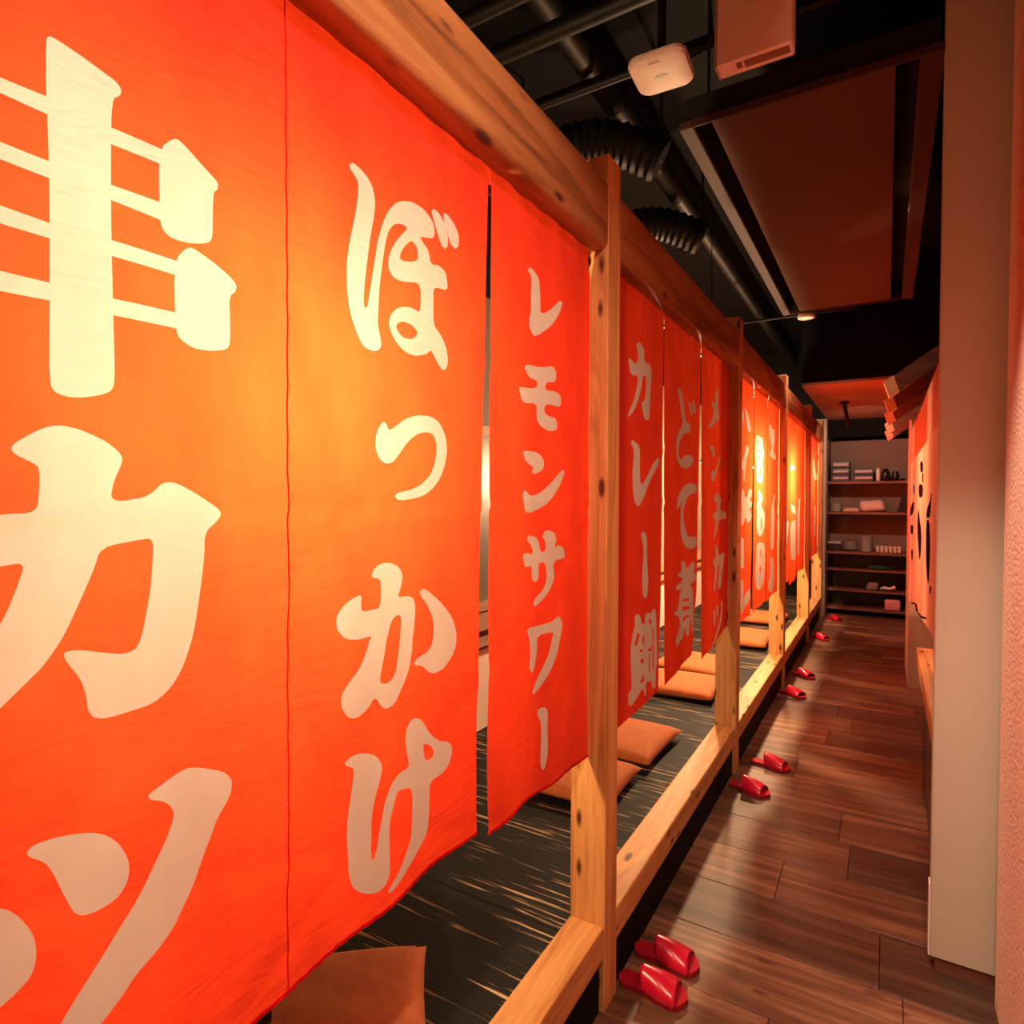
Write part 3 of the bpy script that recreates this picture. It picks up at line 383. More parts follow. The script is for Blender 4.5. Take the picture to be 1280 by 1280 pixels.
def chaikin(p, r=.22):
    q = []
    n = len(p)
    for i in range(n):
        a, b = p[i], p[(i+1) % n]
        q.append((a[0]*(1-r)+b[0]*r, a[1]*(1-r)+b[1]*r)); q.append((a[0]*r+b[0]*(1-r), a[1]*r+b[1]*(1-r)))
    return q
def inside(pt, poly):
    x, y = pt; c = False; n = len(poly); j = n-1
    for i in range(n):
        xi, yi = poly[i]; xj, yj = poly[j]
        if (yi > y) != (yj > y) and x < (xj-xi)*(y-yi)/(yj-yi)+xi: c = not c
        j = i
    return c
def fold(y, z, s, amp, ztop):
    h = max(0, ztop-z)
    a = amp*(.25+.9*min(1, h/1.1))
    dx = a*(math.sin(y*21+s)*.5+math.sin(y*37+s*1.7+z*1.1)*.28+math.sin(y*9.5-z*2.2+s)*.5)
    dx += amp*.35*h*math.sin((y+z*.8)*26+s*3)*.5
    d = z-1.257
    dx += .0035*math.exp(-abs(d)/.012)-.0025*math.exp(-abs(d+.02)/.02)
    for (k, c0, wd) in ((.55, .92+.1*s, .014), (-.35, 1.15-.1*s, .018), (.8, .35+.07*s, .02)):   # slanting press creases
        dd = (z-.75)-k*(y-c0+.4)
        dx += .0022*math.exp(-(dd/wd)**2)
    dx += .0012*math.exp(-h/.06)*math.sin(y*70+s)      # gathers under the pole
    return dx
def panel(name, outline, glyphs, step, s, amp, parent, X=-.62, ztop=1.87, mats=('redcloth', 'print'), label=None, axisflip=1):
    ys = [p[0] for p in outline]; zs = [p[1] for p in outline]
    pts = []; edges = []
    def ring(poly, maxlen):
        i0 = len(pts); q = []
        for i in range(len(poly)):
            a, b = poly[i], poly[(i+1) % len(poly)]
            n = max(1, int(math.hypot(b[0]-a[0], b[1]-a[1])/maxlen))
            q += [(a[0]+(b[0]-a[0])*k/n, a[1]+(b[1]-a[1])*k/n) for k in range(n)]
        pts.extend(Vector(p) for p in q)
        edges.extend((i0+k, i0+(k+1) % len(q)) for k in range(len(q)))
    ring(outline, step)
    G = []
    for sg, poly in glyphs:
        c = poly if abs(sg) == 2 else chaikin(chaikin(poly)) if step < .02 else chaikin(poly)
        ring(c, step*1.2)
        G.append((sg, c, min(p[0] for p in c), max(p[0] for p in c), min(p[1] for p in c), max(p[1] for p in c)))
    ny = int((max(ys)-min(ys))/step); nz = int((max(zs)-min(zs))/step)
    for i in range(1, ny):
        for j in range(1, nz):
            q = (min(ys)+(max(ys)-min(ys))*i/ny, min(zs)+(max(zs)-min(zs))*(j+.5*(i % 2))/nz)
            if inside(q, outline): pts.append(Vector(q))
    V, E, F, *_ = delaunay_2d_cdt(pts, edges, [], 0, 1e-5)
    bm = bmesh.new(); y0 = min(ys)
    bv = [bm.verts.new((fold(v.x, v.y, s, amp, ztop)*axisflip, v.x-y0, v.y-ztop)) for v in V]
    for f in F:
        c = ((V[f[0]].x+V[f[1]].x+V[f[2]].x)/3, (V[f[0]].y+V[f[1]].y+V[f[2]].y)/3)
        if not inside(c, outline): continue
        t = False
        for sg, poly, a0, a1, b0, b1 in G:
            if a0 <= c[0] <= a1 and b0 <= c[1] <= b1 and inside(c, poly): t = sg > 0
        try: fc = bm.faces.new([bv[k] for k in f])
        except ValueError: continue
        fc.material_index = 1 if t else 0; fc.smooth = True
    for v in [v for v in bm.verts if not v.link_faces]: bm.verts.remove(v)
    bmesh.ops.recalc_face_normals(bm, faces=bm.faces)
    me = bpy.data.meshes.new(name); bm.to_mesh(me); bm.free()
    for k in mats: me.materials.append(M[k])
    o = bpy.data.objects.new(name, me); col.objects.link(o); o.parent = parent
    o.location = (X-parent.location[0], y0-parent.location[1], ztop-parent.location[2])
    if label: o['label'] = label
    return o
def hem(pa, pb, width, s, amp, parent, X=-.62, ztop=1.87, n=60, off=.0012):
    # doubled cloth strip sewn along an edge from pa to pb, following the folds
    bm = bmesh.new(); L_, R_ = [], []
    dy, dz = pb[0]-pa[0], pb[1]-pa[1]; ln = math.hypot(dy, dz); ny, nz = -dz/ln*width, dy/ln*width
    y0, z0 = pa
    for k in range(n+1):
        a = (pa[0]+dy*k/n, pa[1]+dz*k/n); b = (a[0]+ny, a[1]+nz)
        rip = .0008*math.sin(k*1.9)
        for lst, q in ((L_, a), (R_, b)):
            lst.append(bm.verts.new((fold(q[0], q[1], s, amp, ztop)+off+rip, q[0]-y0, q[1]-z0)))
    for k in range(n): bm.faces.new((L_[k], L_[k+1], R_[k+1], R_[k])).smooth = True
    me = bpy.data.meshes.new('hem'); bm.to_mesh(me); bm.free(); me.materials.append(M['hem'])
    o = bpy.data.objects.new('hem', me); col.objects.link(o); o.parent = parent
    o.location = (X-parent.location[0], y0-parent.location[1], z0-parent.location[2])
    return o
PO = ['behind the top of the foreground curtain', 'behind the top of the deep red curtain', 'behind the top of the glowing curtain past the second post',
    'behind the curtain top between third and fourth post', 'behind the top of the farthest curtain']
def noren(bay, label, panels, step, amp):
    y0, y1 = POSTS[bay]+PW, POSTS[bay+1]
    pole = empty('curtain_pole', (-.643, y0, 1.843), 0, 'black curtain pole ' + PO[bay], 'pole', 'curtain poles')
    MB().tube([(0, .001, 0), (0, y1-y0-.001, 0)], .006).build('rod', M['darkmetal'], pole)
    for yy, sg in ((.001, 1), (y1-y0-.001, -1)):
        MB().tube([(0, yy, 0), (0, yy+sg*.008, 0), (0, yy+sg*.03, -.003)], [.023, .018, .008], 12).build('end_cup', M['darkmetal'], pole, smooth=True)
    n = empty('noren_curtain', (-.62, y0, 1.87), 0, label, 'curtain', 'red lettered curtains along the booths')
    for i, (outl, keys, lab, s) in enumerate(panels):
        g = [q for k in keys for q in GLYPHS.get(k, [])]
        panel('cloth_panel', outl, g, step, s, amp, n, label=lab)
        if step < .02:
            hem(outl[0], outl[1 if i != 1 else 2], .006, s, amp, n)           # bottom
            if i == 0: hem(outl[1], outl[2], .0025, s, amp, n)
    return n
noren(0, 'big orange-red cloth curtain with large white lettering, glowing in the foreground', [
    ([(.0, .655), (.4990, .657), (.5015, 1.87), (.0, 1.87)], 'A', 'orange-red panel lettered 串カツ in huge white strokes', .4),
    ([(.4995, .658), (.60, .664), (.893, .674), (.940, 1.833), (.9475, 1.835), (.948, 1.87), (.502, 1.87)], 'B', 'orange-red panel lettered ぼっかけ', .4),
    ([(.930, .655), (1.395, .630), (1.393, 1.80), (1.376, 1.835), (1.372, 1.87), (.948, 1.87), (.9485, 1.835), (.951, 1.833)], 'C', 'narrow-looking orange panel lettered レモンサワー, beside the first post', .4)], .012, .0065)
noren(1, 'deep red cloth curtain with three lettered panels between first and second post', [
    ([(1.48, .635), (1.935, .647), (1.956, .95), (1.964, 1.3), (1.967, 1.82), (1.969, 1.87), (1.48, 1.87)], 'D', 'red panel lettered カレー鍋', 2.2),
    ([(1.995, .650), (2.335, .680), (2.40, .9), (2.425, 1.80), (2.43, 1.87), (1.968, 1.87), (1.974, 1.82)], 'E', 'red panel lettered どて煮', 2.2),
    ([(2.49, .623), (2.934, .685), (2.934, 1.87), (2.43, 1.87), (2.437, 1.80)], 'F', 'red panel lettered メンチカツ', 2.2)], .02, .0035)
noren(2, 'glowing orange cloth curtain with three lettered panels between second and third post', [
    ([(3.02, .66), (3.50, .64), (3.545, 1.87), (3.02, 1.87)], 'G', 'orange panel lettered ハイボール', 2.9),
    ([(3.58, .64), (3.99, .65), (4.01, 1.87), (3.552, 1.87)], 'H', 'brightest orange panel with a tall white character', 2.9),
    ([(4.02, .64), (4.45, .65), (4.47, 1.87), (4.015, 1.87)], 'J', 'red panel with small white lettering', 2.9)], .03, .004)
noren(3, 'bright orange to red cloth curtain between third and fourth post', [
    ([(4.56, .64), (5.04, .65), (5.05, 1.87), (4.56, 1.87)], 'K', None, 2.4),
    ([(5.07, .61), (5.49, .63), (5.52, 1.87), (5.055, 1.87)], 'L', None, 2.4),
    ([(5.52, .66), (6.0, .65), (6.01, 1.87), (5.525, 1.87)], 'M', None, 2.4)], .04, .005)
noren(4, 'last and farthest orange-red cloth curtain, in the bay beside the shelves', [
    ([(6.10, .68), (6.66, .67), (6.67, 1.87), (6.10, 1.87)], 'N', None, .7),
    ([(6.70, .70), (7.25, .69), (7.25, 1.87), (6.68, 1.87)], 'P', None, 2.0)], .05, .005)

# ---------------------------------------------------------------- unseen pendants added behind the curtains
PL = ['behind the foreground curtain', 'behind the curtain between second and third post', 'behind the curtain between third and fourth post', 'in the last booth']
for i, (x, y, z, p) in enumerate(PEND):
    t = empty('pendant_lamp', (x, y, z), 0, 'small unseen warm bulb added on a black cord ' + PL[i], 'lamp', 'unseen bulbs added over the tatami booths')
    MB().tube([(0, 0, .17), (0, 0, 3.0-z)], .003, 6).build('cord', M['darkmetal'], t)
    MB().lathe([(.004, .17), (.02, .165), (.022, .11), (.016, .10)], 16).build('socket', M['darkmetal'], t, True)
    MB().lathe([(.018, .125), (.03, .12), (.062, .062), (.060, .062), (.028, .116), (.016, .121)], 24).build('shade', M['darkmetal'], t, True)

# ---------------------------------------------------------------- unseen low table added to shade the nearest booth
tb = empty('shading_table', (-1.05, .685, .198), 0, 'unseen low black table added to shade the tatami behind the foreground curtain', 'table')
MB().box(-.25, .248, -.43, .428, .293, .320, .006).build('table_top', M['boxblack'], tb)
MB().box(-.05, .05, -.08, .08, .02, .2925, .004).build('pedestal', M['boxblack'], tb)
MB().box(-.15, .12, -.22, .22, 0, .0195, .004).build('foot_plate', M['boxblack'], tb)
# ---------------------------------------------------------------- zabuton cushions
def zabuton(sx, sy, h, seed):
    n = 18; bm = bmesh.new(); rnd = random.Random(seed); g = {}
    for side in (1, -1):
        for i in range(n+1):
            for j in range(n+1):
                u, v = i/n*2-1, j/n*2-1
                ed = (1-abs(u)**3.2)*(1-abs(v)**3.2)
                border = i in (0, n) or j in (0, n)
                k = (i, j, 0 if border else side)
                if k in g: continue
                pinch = 1-.05*(1-u*u)*0-.035*(1-abs(v))*(abs(u) > .9)-.0
                z = h/2+side*h/2*(.25*(not border)+.75*ed**.45)
                z += .0015*math.sin(u*9+seed)*math.cos(v*7+seed)*ed
                if side == -1: z = max(0, z)
                g[k] = bm.verts.new((u*sx/2*(1-.03*(1-v*v)*(abs(u) > .8)), v*sy/2*(1-.03*(1-u*u)*(abs(v) > .8)), z))
        for i in range(n):
            for j in range(n):
                q = []
                for a, b in ((i, j), (i+1, j), (i+1, j+1), (i, j+1)):
                    q.append(g[(a, b, 0 if (a in (0, n) or b in (0, n)) else side)])
                if len(set(q)) == 4:
                    try: bm.faces.new(q if side == 1 else q[::-1]).smooth = True
                    except ValueError: pass
    me = bpy.data.meshes.new('cushion'); bm.to_mesh(me); bm.free(); me.materials.append(M['cushion'])
    o = bpy.data.objects.new('floor_cushion', me); col.objects.link(o); return o
a = math.atan2(-.167, .141)
ax, ay = math.cos(a), math.sin(a); bx, by = -ay, ax
CU = [((-.88+ax*.14-(.25)*.840, 1.08+ay*.14-.25*.543), (.28, .50), a, 'rust brown floor cushion at the bottom of the picture under the big curtain'),
      ((-.985, 2.09), (.40, .36), .03, 'rust brown floor cushion seen just right of the first post, nearer of the two'),
      ((-.985, 2.535), (.43, .42), -.03, 'rust brown floor cushion under the curries-red panel, farther of the two past the first post'),
      ((-.98, 3.44), (.44, .42), .04, 'bright orange-lit floor cushion left of the second post, front one'),
      ((-1.02, 3.93), (.44, .44), -.05, 'orange-lit floor cushion left of the second post, rear one'),
      ((-.93, 4.86), (.44, .56), .02, 'orange-lit floor cushion between the second and third post'),
      ((-.93, 5.75), (.42, .5), .02, 'dim orange floor cushion between the third and fourth post')]
CU[2] = (CU[2][0], CU[2][1], CU[2][2], 'rust brown floor cushion right of the first post, farther of the two')
for i, ((x, y), (sx, sy), rz, lab) in enumerate(CU):
    o = zabuton(sx, sy, .062, i); o.location = (x, y, .199); o.rotation_euler[2] = rz
    tag(o, lab, 'cushion', 'floor cushions on the black tatami')

# ---------------------------------------------------------------- slippers
def slipper():
    root = empty('slipper', (0, 0, 0))
    L_ = .26
    def half(t):   # half width along the sole, toe at t = 1
        if t < .12: return .030*math.sin(math.pi/2*(t/.12))**.6+.001
        if t > .82: return .047*max(0, math.cos(math.pi/2*min(1, (t-.82)/.18)))**.7+.001
        return .030+(.047-.030)*(1-math.cos(math.pi*(t-.12)/.7))/2-.004*math.sin(math.pi*(t-.12)/.5)*(t < .62)
    N_ = 22; T = [k/N_ for k in range(N_+1)]
    def sole(z0, z1, sc):
        mb = MB(); out = [(t*L_, half(t)*sc) for t in T]+[(t*L_, -half(t)*sc) for t in reversed(T)]
        return mb.prism([(x, y, z0) for x, y in out], (0, 0, z1-z0))
    sole(0, .012, 1).build('sole', M['redsole'], root)
    sole(.0122, .0165, .93).build('insole', M['insole'], root)
    bm = bmesh.new(); rows = []; m = 14
    for k in range(15):
        t = .38+.50*k/14; w = half(t)*1.03; hh = .058-.024*(k/14)**1.5
        lip = .012*(1-k/7) if k < 7 else -.008*(k-7)/7
        rows.append([bm.verts.new((t*L_+lip*math.sin(math.pi*j/m)*(-1 if k < 7 else 1), -w*math.cos(math.pi*j/m), .008+hh*math.sin(math.pi*j/m)**.75)) for j in range(m+1)])
    for A, B in zip(rows, rows[1:]):
        for j in range(m): bm.faces.new((A[j], B[j], B[j+1], A[j+1])).smooth = True
    bmesh.ops.recalc_face_normals(bm, faces=bm.faces)
    me = bpy.data.meshes.new('upper'); bm.to_mesh(me); bm.free(); me.materials.append(M['red'])
    u = bpy.data.objects.new('upper', me); col.objects.link(u); u.parent = root
    md = u.modifiers.new('thick', 'SOLIDIFY'); md.thickness = .003; md.offset = -1
    return root
sl0 = slipper()
SL = [((-.622, 1.645), .04, 'glossy red vinyl slipper beside the first post, farther one of the nearest pair'),
      ((-.620, 1.520), .06, 'glossy red vinyl slipper beside the first post, nearest one to the viewer'),
      ((-.572, 3.125), -.14, 'dark red slipper on shaded boards behind the second post, farther one of the pair'),
      ((-.612, 2.825), -.22, 'dark red slipper on shaded boards by the second post, nearer one of the pair'),
      ((-.610, 4.360), -.50, 'bright pink-red slipper poking out from under the rail at the third post'),
      ((-.600, 4.860), -.55, 'red slipper just beyond the third post'),
      ((-.600, 6.230), -.60, 'small red slipper in the distance by the fourth post'),
      ((-.545, 7.270), -.70, 'farthest red slipper, near the foot of the shelves')]
for i, ((x, y), rz, lab) in enumerate(SL):
    s = sl0 if i == 0 else dup(sl0)
    s.location = (x, y, .0005); s.rotation_euler[2] = rz; s.scale = (.69, .92, .95); s.location.x += .033
    tag(s, lab, 'slipper', 'red slippers along the corridor edge')

# ---------------------------------------------------------------- ceiling furniture
pn = empty('ceiling_panel_unit', (-.235, 3.17, 2.45), 0, 'long dark brown rectangular ceiling panel with black slots along both sides', 'ceiling panel')
MB().box(-.252, .242, -1.165, 1.165, .004, .022, .002).build('centre_board', M['panel'], pn)
for x0, x1 in ((-.350, -.305), (.298, .355)):
    MB().box(x0, x1, -1.175, 1.175, -.004, .022, .003).build('side_frame', M['panelframe'], pn)
for y0, y1 in ((-1.175, -1.166), (1.166, 1.175)):
    MB().box(-.305, .298, y0, y1, -.004, .022, .002).build('end_frame', M['panelframe'], pn)
MB().box(-.34, .345, -1.15, 1.15, .098, .104).box(-.34, -.334, -1.15, 1.15, .0225, .098).box(.339, .345, -1.15, 1.15, .0225, .098).box(-.334, .339, -1.15, -1.144, .0225, .098).box(-.334, .339, 1.144, 1.15, .0225, .098).build('housing', M['slot'], pn)
for sx in (-.3, .3):
    for sy in (-1.0, 1.0):
        MB().tube([(sx, sy, .105), (sx, sy, .549)], .005, 6).build('hanger_rod', M['pipe'], pn)
dn = empty('round_downlight', (-.46, 4.46, 2.44), 0, 'small round glowing disc lamp just past the far end of the ceiling panel', 'ceiling light')
MB().lathe([(.030, .03), (.052, .028), (.056, .012), (.050, .001), (.040, 0), (.040, .006)], 24).build('housing', M['white'], dn, True)
MB().lathe([(.039, .004), (.039, .007)], 20).build('lens', M['lens'], dn)
MB().lathe([(.004, .03), (.004, .559)], 6).build('stem', M['pipe'], dn)
ap = empty('wireless_access_point', (-.555, 1.722, 2.452), .05, 'white rounded-square device hanging below the black ceiling above the first post', 'access point')
mb = MB(); P = math.pi
def rsq(h, r, z, n=7):
    pts = []
    for cx, cy, a0 in ((h-r, h-r, 0), (-(h-r), h-r, P/2), (-(h-r), -(h-r), P), (h-r, -(h-r), 1.5*P)):
        pts += [(cx+r*math.cos(a0+P/2*k/n), cy+r*math.sin(a0+P/2*k/n), z) for k in range(n+1)]
    return pts
rings = [[mb.bm.verts.new(p) for p in rsq(h, r, z)] for h, r, z in ((.070, .03, .030), (.080, .036, .022), (.081, .036, .012), (.076, .034, .004), (.060, .028, 0), (.02, .01, .0))]
for A, B in zip(rings, rings[1:]):
    for k in range(len(A)): mb.bm.faces.new((A[k], A[(k+1) % len(A)], B[(k+1) % len(A)], B[k]))
mb.bm.faces.new(rings[0]); mb.bm.faces.new(rings[-1][::-1])
mb.build('shell', M['offwhite'], ap, True)
MB().prism([(.018*math.cos(2*P*k/20), .007*math.sin(2*P*k/20)+.0, -.0008) for k in range(20)], (0, 0, .001)).build('emblem', M['grey'], ap)
MB().prism([(-.02, -.062, -.0004), (.01, -.062, -.0004), (.01, -.058, -.0004), (-.02, -.058, -.0004)], (0, 0, .001)).build('status_slot', M['brownlens'], ap)
MB().tube([(0, 0, .03), (0, 0, .548)], .012, 10).build('mount_stem', M['pipe'], ap)
MB().tube([(.03, .05, .03), (.05, .06, .06), (.10, .05, .065), (.13, .04, .09), (.12, .05, .2), (.1, .06, .5)], .004, 8).build('cable', M['pipe'], ap, True)
bx_ = empty('ceiling_box', (-.279, 1.565, 2.30), 0, 'cream rectangular box hanging from the ceiling at the top of the picture', 'sign box')
MB().box(-.084, .084, -.026, .026, 0, .42, .003).build('case', M['white'], bx_)
MB().box(-.022, .076, -.017, .008, -.0015, .0005).build('underside_slot', M['brownlens'], bx_)
MB().box(-.040, -.028, -.017, .004, -.0015, .0005).build('underside_button', M['brownlens'], bx_)
MB().box(-.087, -.0835, -.028, .028, .0, .42).build('side_trim', M['grey'], bx_)
MB().tube([(0, 0, .42), (0, 0, .7)], .015, 8).build('drop_rod', M['pipe'], bx_)
# pipes and ducts under the black ceiling, each one a thing
def pipe(pts, r, lab, name='ceiling_pipe', n=10, mat='pipe', cat='pipe'):
    o = MB().tube(pts, r, n).build(name, M[mat], smooth=True)
    b = Vector(pts[0]); 
    for v in o.data.vertices: v.co -= b
    o.location = b
    return tag(o, lab, cat, 'black pipes under the ceiling')
pipe([(-1.55, 1.50, 2.66), (.9, 1.50, 2.66)], .022, 'thick black pipe crossing the ceiling nearest the viewer')
pipe([(-1.55, 1.74, 2.72), (.9, 1.74, 2.72)], .030, 'broad dark duct crossing behind the white rounded device')
pipe([(-1.55, 1.90, 2.62), (.9, 1.90, 2.62)], .014, 'thin black pipe crossing just before the ceiling panel')
pipe([(-1.55, 2.10, 2.78), (.9, 2.10, 2.78)], .012, 'thin black conduit crossing over the near end of the ceiling panel')
pipe([(-1.55, 4.95, 2.60), (-.2, 4.95, 2.60)], .010, 'thin conduit past the far end of the ceiling panel')
pipe([(-.95, -1.0, 2.85), (-.95, 7.9, 2.85)], .05, 'long black duct running along above the timber beams')
pipe([(.62, 2.4, 2.8), (.62, 7.9, 2.8)], .04, 'black pipe running along the right side of the ceiling')
# flexible ribbed duct above the second bay
for k, (yy, xx) in enumerate(((2.35, -1.05), (3.2, -1.1))):
    t = empty('flexible_duct', (xx, yy, 2.62), .4, ('nearer' if k == 0 else 'farther')+' ribbed black flexible duct above the deep red curtains', 'duct')
    pts = []; rr = []
    for j in range(33):
        u = j/32; pts.append((-.28+u*.56, 0, .10*math.sin(u*P))); rr.append(.075+(.010 if j % 2 else 0))
    MB().tube(pts, rr, 16).build('ribbed_hose', M['pipe'], t, True)
    MB().tube([(-.28, 0, 0), (-.28, 0, .38)], .006, 6).build('hanger', M['pipe'], t)
    MB().tube([(.28, 0, 0), (.28, 0, .38)], .006, 6).build('hanger', M['pipe'], t)
for i, (loc, tgt, p, ang, c) in enumerate(SPOTS[:3]):   # unseen spot heads added to carry the corridor fill lamps
    where = ['behind the viewer', 'above the near end of the corridor', 'over the corridor beside the first bay'][i]
    t = empty('spotlight', loc, 0, 'unseen black fill spotlight added ' + where, 'spotlight')
    d = (Vector(tgt)-Vector(loc)).normalized()
    MB().tube([-d*.12, -d*.01], .035, 16, True).build('head', M['darkmetal'], t, True)
    MB().tube([-d*.08, (-d*.08)+Vector((0, 0, .08)), Vector((-d.x*.08, -d.y*.08, 3.0-loc[2]))], .006, 6).build('stem', M['darkmetal'], t)
br = empty('ceiling_bracket', (-.26, 5.2, 2.42), 0, 'small brownish metal bracket hanging from the black ceiling beyond the panel', 'bracket')
MB().prism([(0, 0, .20), (.05, .0, .18), (.05, 0, .02), (.03, 0, 0), (.02, 0, .12)], (0, .02, 0)).build('plate', M['panelframe'], br)
MB().tube([(.02, .01, .15), (.02, .01, .58)], .005, 6).build('rod', M['pipe'], br)
bk = empty('spotlight', (-.33, 6.18, 2.10), 0, 'short black spotlight arm hanging from the brown lowered ceiling before the shelves', 'spotlight')
MB().tube([(0, 0, .02), (.02, 0, -.10), (.04, .02, -.2)], .016, 8).build('arm', M['darkmetal'], bk)
MB().lathe([(.04, 0), (.04, .02)], 14).build('mount_plate', M['darkmetal'], bk)

# ---------------------------------------------------------------- right hand booth: rafters, curtain, ledge
rf_y = [3.12, 3.70, 4.27, 4.88, 5.44]
for i, yy in enumerate(rf_y):
    mb = MB()
    sec = [(0, 0, 0), (0, .045, 0), (.028, .045, -.045), (.028, 0, -.045)]
    mb.prism([(0, 0, .02), (.022, 0, -.045), (.022, .05, -.045), (0, .05, .02)], (.42, 0, .30))
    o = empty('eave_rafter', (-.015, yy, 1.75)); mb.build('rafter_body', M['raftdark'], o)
    MB().prism([(-.002, -.0008, .0215), (.0205, -.0008, -.0472), (.0205, .0508, -.0472), (-.002, .0508, .0215)], (.036, 0, .0257)).build('end_cap', M['rafend'], o)  # end cap in a paler colour than the rafter body
    tag(o, ['nearest of the slanting timber rafters jutting over the right side', 'second slanting rafter from the viewer on the right', 'third slanting rafter from the viewer on the right',
            'fourth slanting rafter from the viewer on the right', 'farthest slanting rafter on the right'][i], 'rafter', 'slanting eave rafters on the right')
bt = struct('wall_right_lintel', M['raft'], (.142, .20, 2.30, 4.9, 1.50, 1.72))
struct('ceiling_booth_shield', M['black'], (.2, .94, 2.10, 4.9, 1.70, 1.72))  # unseen board added to keep the booth lamp off the rafters
rn = empty('banner_curtain', (.137, 2.35, 1.87), 0, 'pale salmon cloth banner with black brush strokes hanging on the right beneath the rafters', 'curtain')
panel('cloth_panel', [(2.32, .83), (4.88, .60), (4.88, 1.50), (2.32, 1.50)], GLYPHS['R'], .04, 1.1, .001, rn, X=.137, ztop=1.87, mats=('palecloth', 'ink'))
lg = empty('bench_ledge', (.125, 2.12, 0), 0, 'pale timber bench edge at knee height along the right wall below the banner', 'bench')
MB().box(0, .14, 0, 1.20, .535, .60, .004).build('front_rail', M['rail'], lg)
MB().box(.10, .50, .02, 2.5, .66, .685, .003).build('seat_board', M['rail'], lg)
MB().box(.14, .50, .02, 2.5, .50, .66).build('black_riser', M['boxblack'], lg)
MB().box(.03, .50, .02, 1.18, 0, .534).build('black_base', M['boxblack'], lg)
# ---------------------------------------------------------------- shelves at the far end
sh = empty('shelf_unit', (-.55, 7.6, 0), 0, 'tall open shelf unit of reddish boards closing the far end of the corridor', 'shelves')
for z, t in ((1.425, .03), (1.095, .03), (.665, .03), (.485, .018), (.262, .018), (.06, .025)):
    MB().box(0, .95, 0, .36, z, z+t, .002).build('shelf_board', M['shelf'], sh)
MB().box(-.004, 0, 0, .38, 0, 1.92).build('side_board', M['shelf'], sh)
MB().box(.95, .97, 0, .38, 0, 1.92).build('side_board', M['shelf'], sh)
MB().box(0, .95, .365, .38, 0, .665).build('back_board', M['boxblack'], sh)
MB().box(0, .95, .365, .38, .695, 1.92).build('back_board', M['brownwall'], sh)
def item(name, x, z, mb, mat, lab, cat, group=None, y=7.62, extra=()):
    if not extra:
        o = mb.build(name, M[mat], smooth=True, loc=(x, y, z)); return tag(o, lab, cat, group)
    t = empty(name, (x, y, z), 0, lab, cat, group)
    mb.build('body', M[mat], t, True)
    for nm, m2, mt in extra: m2.build(nm, M[mt], t, True)
    return t
for k in range(3):
    item('lacquer_box', -.525, 1.456+k*.074, MB().box(0, .185, 0, .2, 0, .072, .004), 'boxblack', ['bottom', 'middle', 'top'][k]+' black box of the stack of three on the top shelf', 'box', 'black boxes on the top shelf',
         extra=[('label_strip', MB().box(.025, .165, -.0015, .001, .022, .048), 'label')])
for k in range(2):
    item('lacquer_box', -.305, 1.456+k*.07, MB().box(0, .185, 0, .2, 0, .068, .004), 'boxblack', ['lower', 'upper'][k]+' black box of the pair in the middle of the top shelf', 'box', 'black boxes on the top shelf',
         extra=[('label_strip', MB().box(.012, .172, -.0015, .001, .022, .046), 'label')])
item('white_canister', -.078, 1.456, MB().lathe([(.018, 0), (.02, .004), (.02, .11), (.014, .125), (.014, .135)], 16), 'white', 'slim white canister on the top shelf beside the black boxes', 'canister', y=7.66)
item('dark_jar', -.01, 1.456, MB().lathe([(.028, 0), (.042, .02), (.044, .08), (.03, .11), (.022, .115), (.026, .13)], 18), 'boxblack', 'dark rounded jar right of the white canister on the top shelf', 'jar', y=7.68)
item('dark_jar', .08, 1.456, MB().lathe([(.024, 0), (.034, .02), (.034, .07), (.024, .09), (.024, .1)], 18), 'boxblack', 'smaller dark jar at the right on the top shelf', 'jar', y=7.7)
item('clear_basin', -.475, 1.126, MB().lathe([(.04, 0), (.05, .005), (.062, .085), (.066, .09), (.06, .088), (.046, .012)], 20), 'grey', 'greyish plastic basin at the left on the second shelf', 'basin', y=7.7)
item('folded_cloth', -.40, 1.126, MB().box(0, .15, 0, .14, 0, .022, .008, 3).box(.01, .14, .005, .13, .0225, .038, .007, 3), 'clothwhite', 'flat folded pale cloth on the second shelf', 'cloth')
mb = MB().box(-.115, .125, -.07, .07, 0, .13, .05, 4)
for v in mb.bm.verts: v.co.z = max(0, v.co.z+.012*math.sin(v.co.x*31)-.12*max(0, v.co.x)*(v.co.z > .05)); v.co.y += .006*math.sin(v.co.x*40+v.co.z*30)
item('cloth_bundle', -.13, 1.126, mb, 'clothwhite', 'plump pale cloth bundle in the middle of the second shelf', 'bundle', y=7.71)
item('black_folder', .10, 1.126, MB().prism([(0, 0, 0), (.065, 0, 0), (.085, 0, .20), (.05, 0, .2)], (0, .2, 0)), 'boxblack', 'black folder leaning at the right end of the second shelf', 'folder')
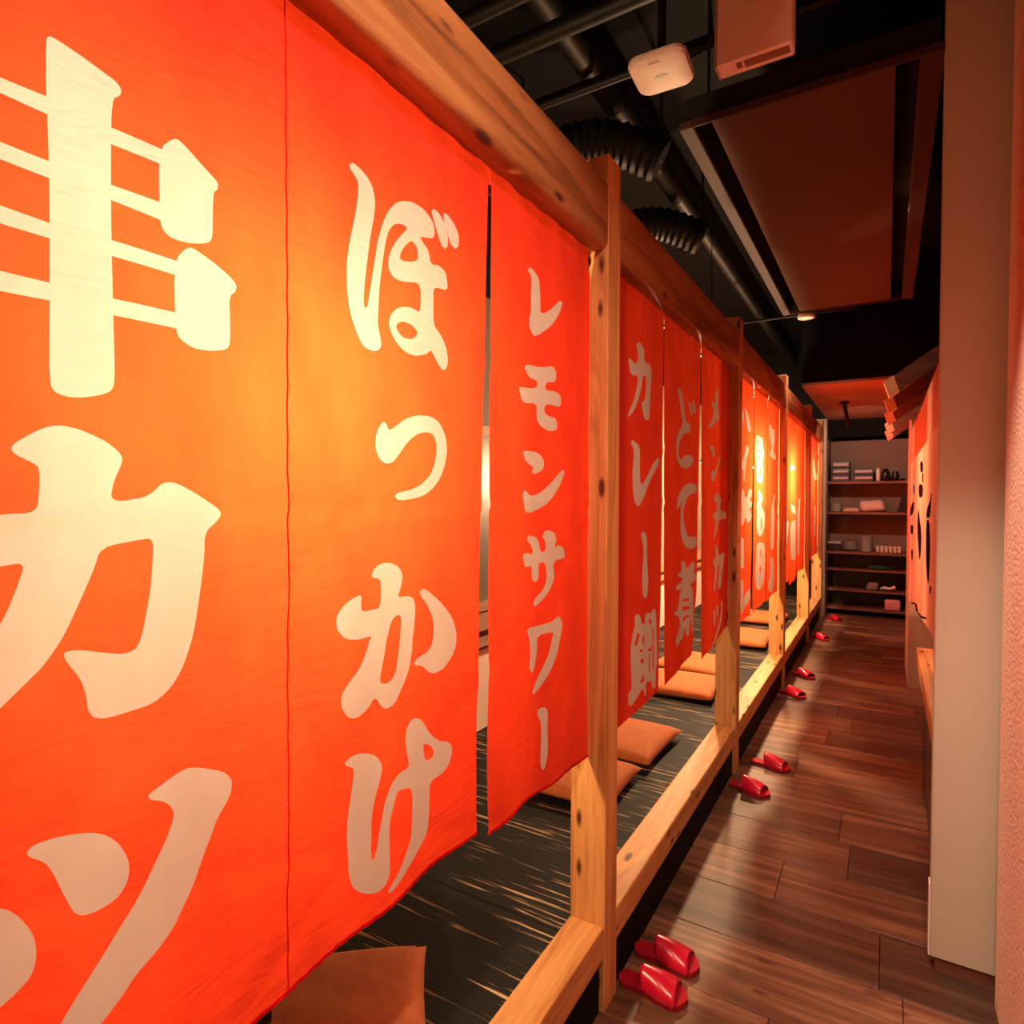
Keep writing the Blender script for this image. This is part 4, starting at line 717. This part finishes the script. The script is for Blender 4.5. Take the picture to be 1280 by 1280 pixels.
item('lidded_box', -.54, .696, MB().box(0, .125, 0, .2, 0, .078, .004), 'boxblack', 'black box with a pale lid at the left on the third shelf', 'box', extra=[('lid', MB().box(-.003, .128, -.003, .203, .0785, .10, .003), 'label')])
item('green_pot', -.333, .696, MB().lathe([(.045, 0), (.07, .02), (.075, .06), (.066, .10), (.07, .112), (.06, .115)], 22), 'greenpot', 'grey-green glazed pot on the third shelf', 'pot', y=7.71, extra=[('emblem', MB().lathe([(.014, 0), (.012, .004)], 14, (0, 0, .116)), 'boxblack')])
item('grey_bucket', -.175, .696, MB().lathe([(.048, 0), (.052, .004), (.06, .16), (.063, .165), (.057, .163), (.05, .01)], 22), 'grey', 'tall grey bucket in the middle of the third shelf', 'bucket', y=7.7)
for k in range(6):
    item('white_cup', -.07+k*.039, .696, MB().lathe([(.010, 0), (.0145, .003), (.017, .065), (.0175, .068), (.0155, .066), (.012, .008)], 14), 'white', 'small white cup, '+['first', 'second', 'third', 'fourth', 'fifth', 'last'][k]+' from the left in the row on the third shelf', 'cup', 'row of white cups on the third shelf', y=7.66)
item('green_bottle', -.15, .530, MB().tube([(0, 0, 0), (.14, 0, 0), (.17, 0, 0), (.225, 0, 0)], [.026, .026, .010, .009], 14), 'greenglass', 'green glass bottle lying on the fourth shelf', 'bottle', y=7.66)
mb = MB().box(-.055, .055, -.05, .05, 0, .085, .025, 3)
for v in mb.bm.verts: v.co.x += .02*v.co.z/.085
item('mauve_bundle', -.125, .281, mb, 'purple', 'mauve cloth bundle on the fifth shelf', 'bundle', y=7.7)
mb = MB().tube([(-.07, 0, .02), (-.03, .01, .03), (.02, -.01, .025), (.07, 0, .045)], [.012, .025, .018, .03], 9)
item('foil_packet', .025, .281, mb, 'silver', 'crumpled silvery packet on the fifth shelf', 'packet', y=7.68)
for v in bpy.data.objects['foil_packet'].data.vertices: v.co.z = max(0, v.co.z)
item('pink_box', .0, .0855, MB().box(0, .145, 0, .13, 0, .115, .02, 3), 'pinkbox', 'bright pink rounded box at the right on the lowest shelf', 'box', y=7.61)
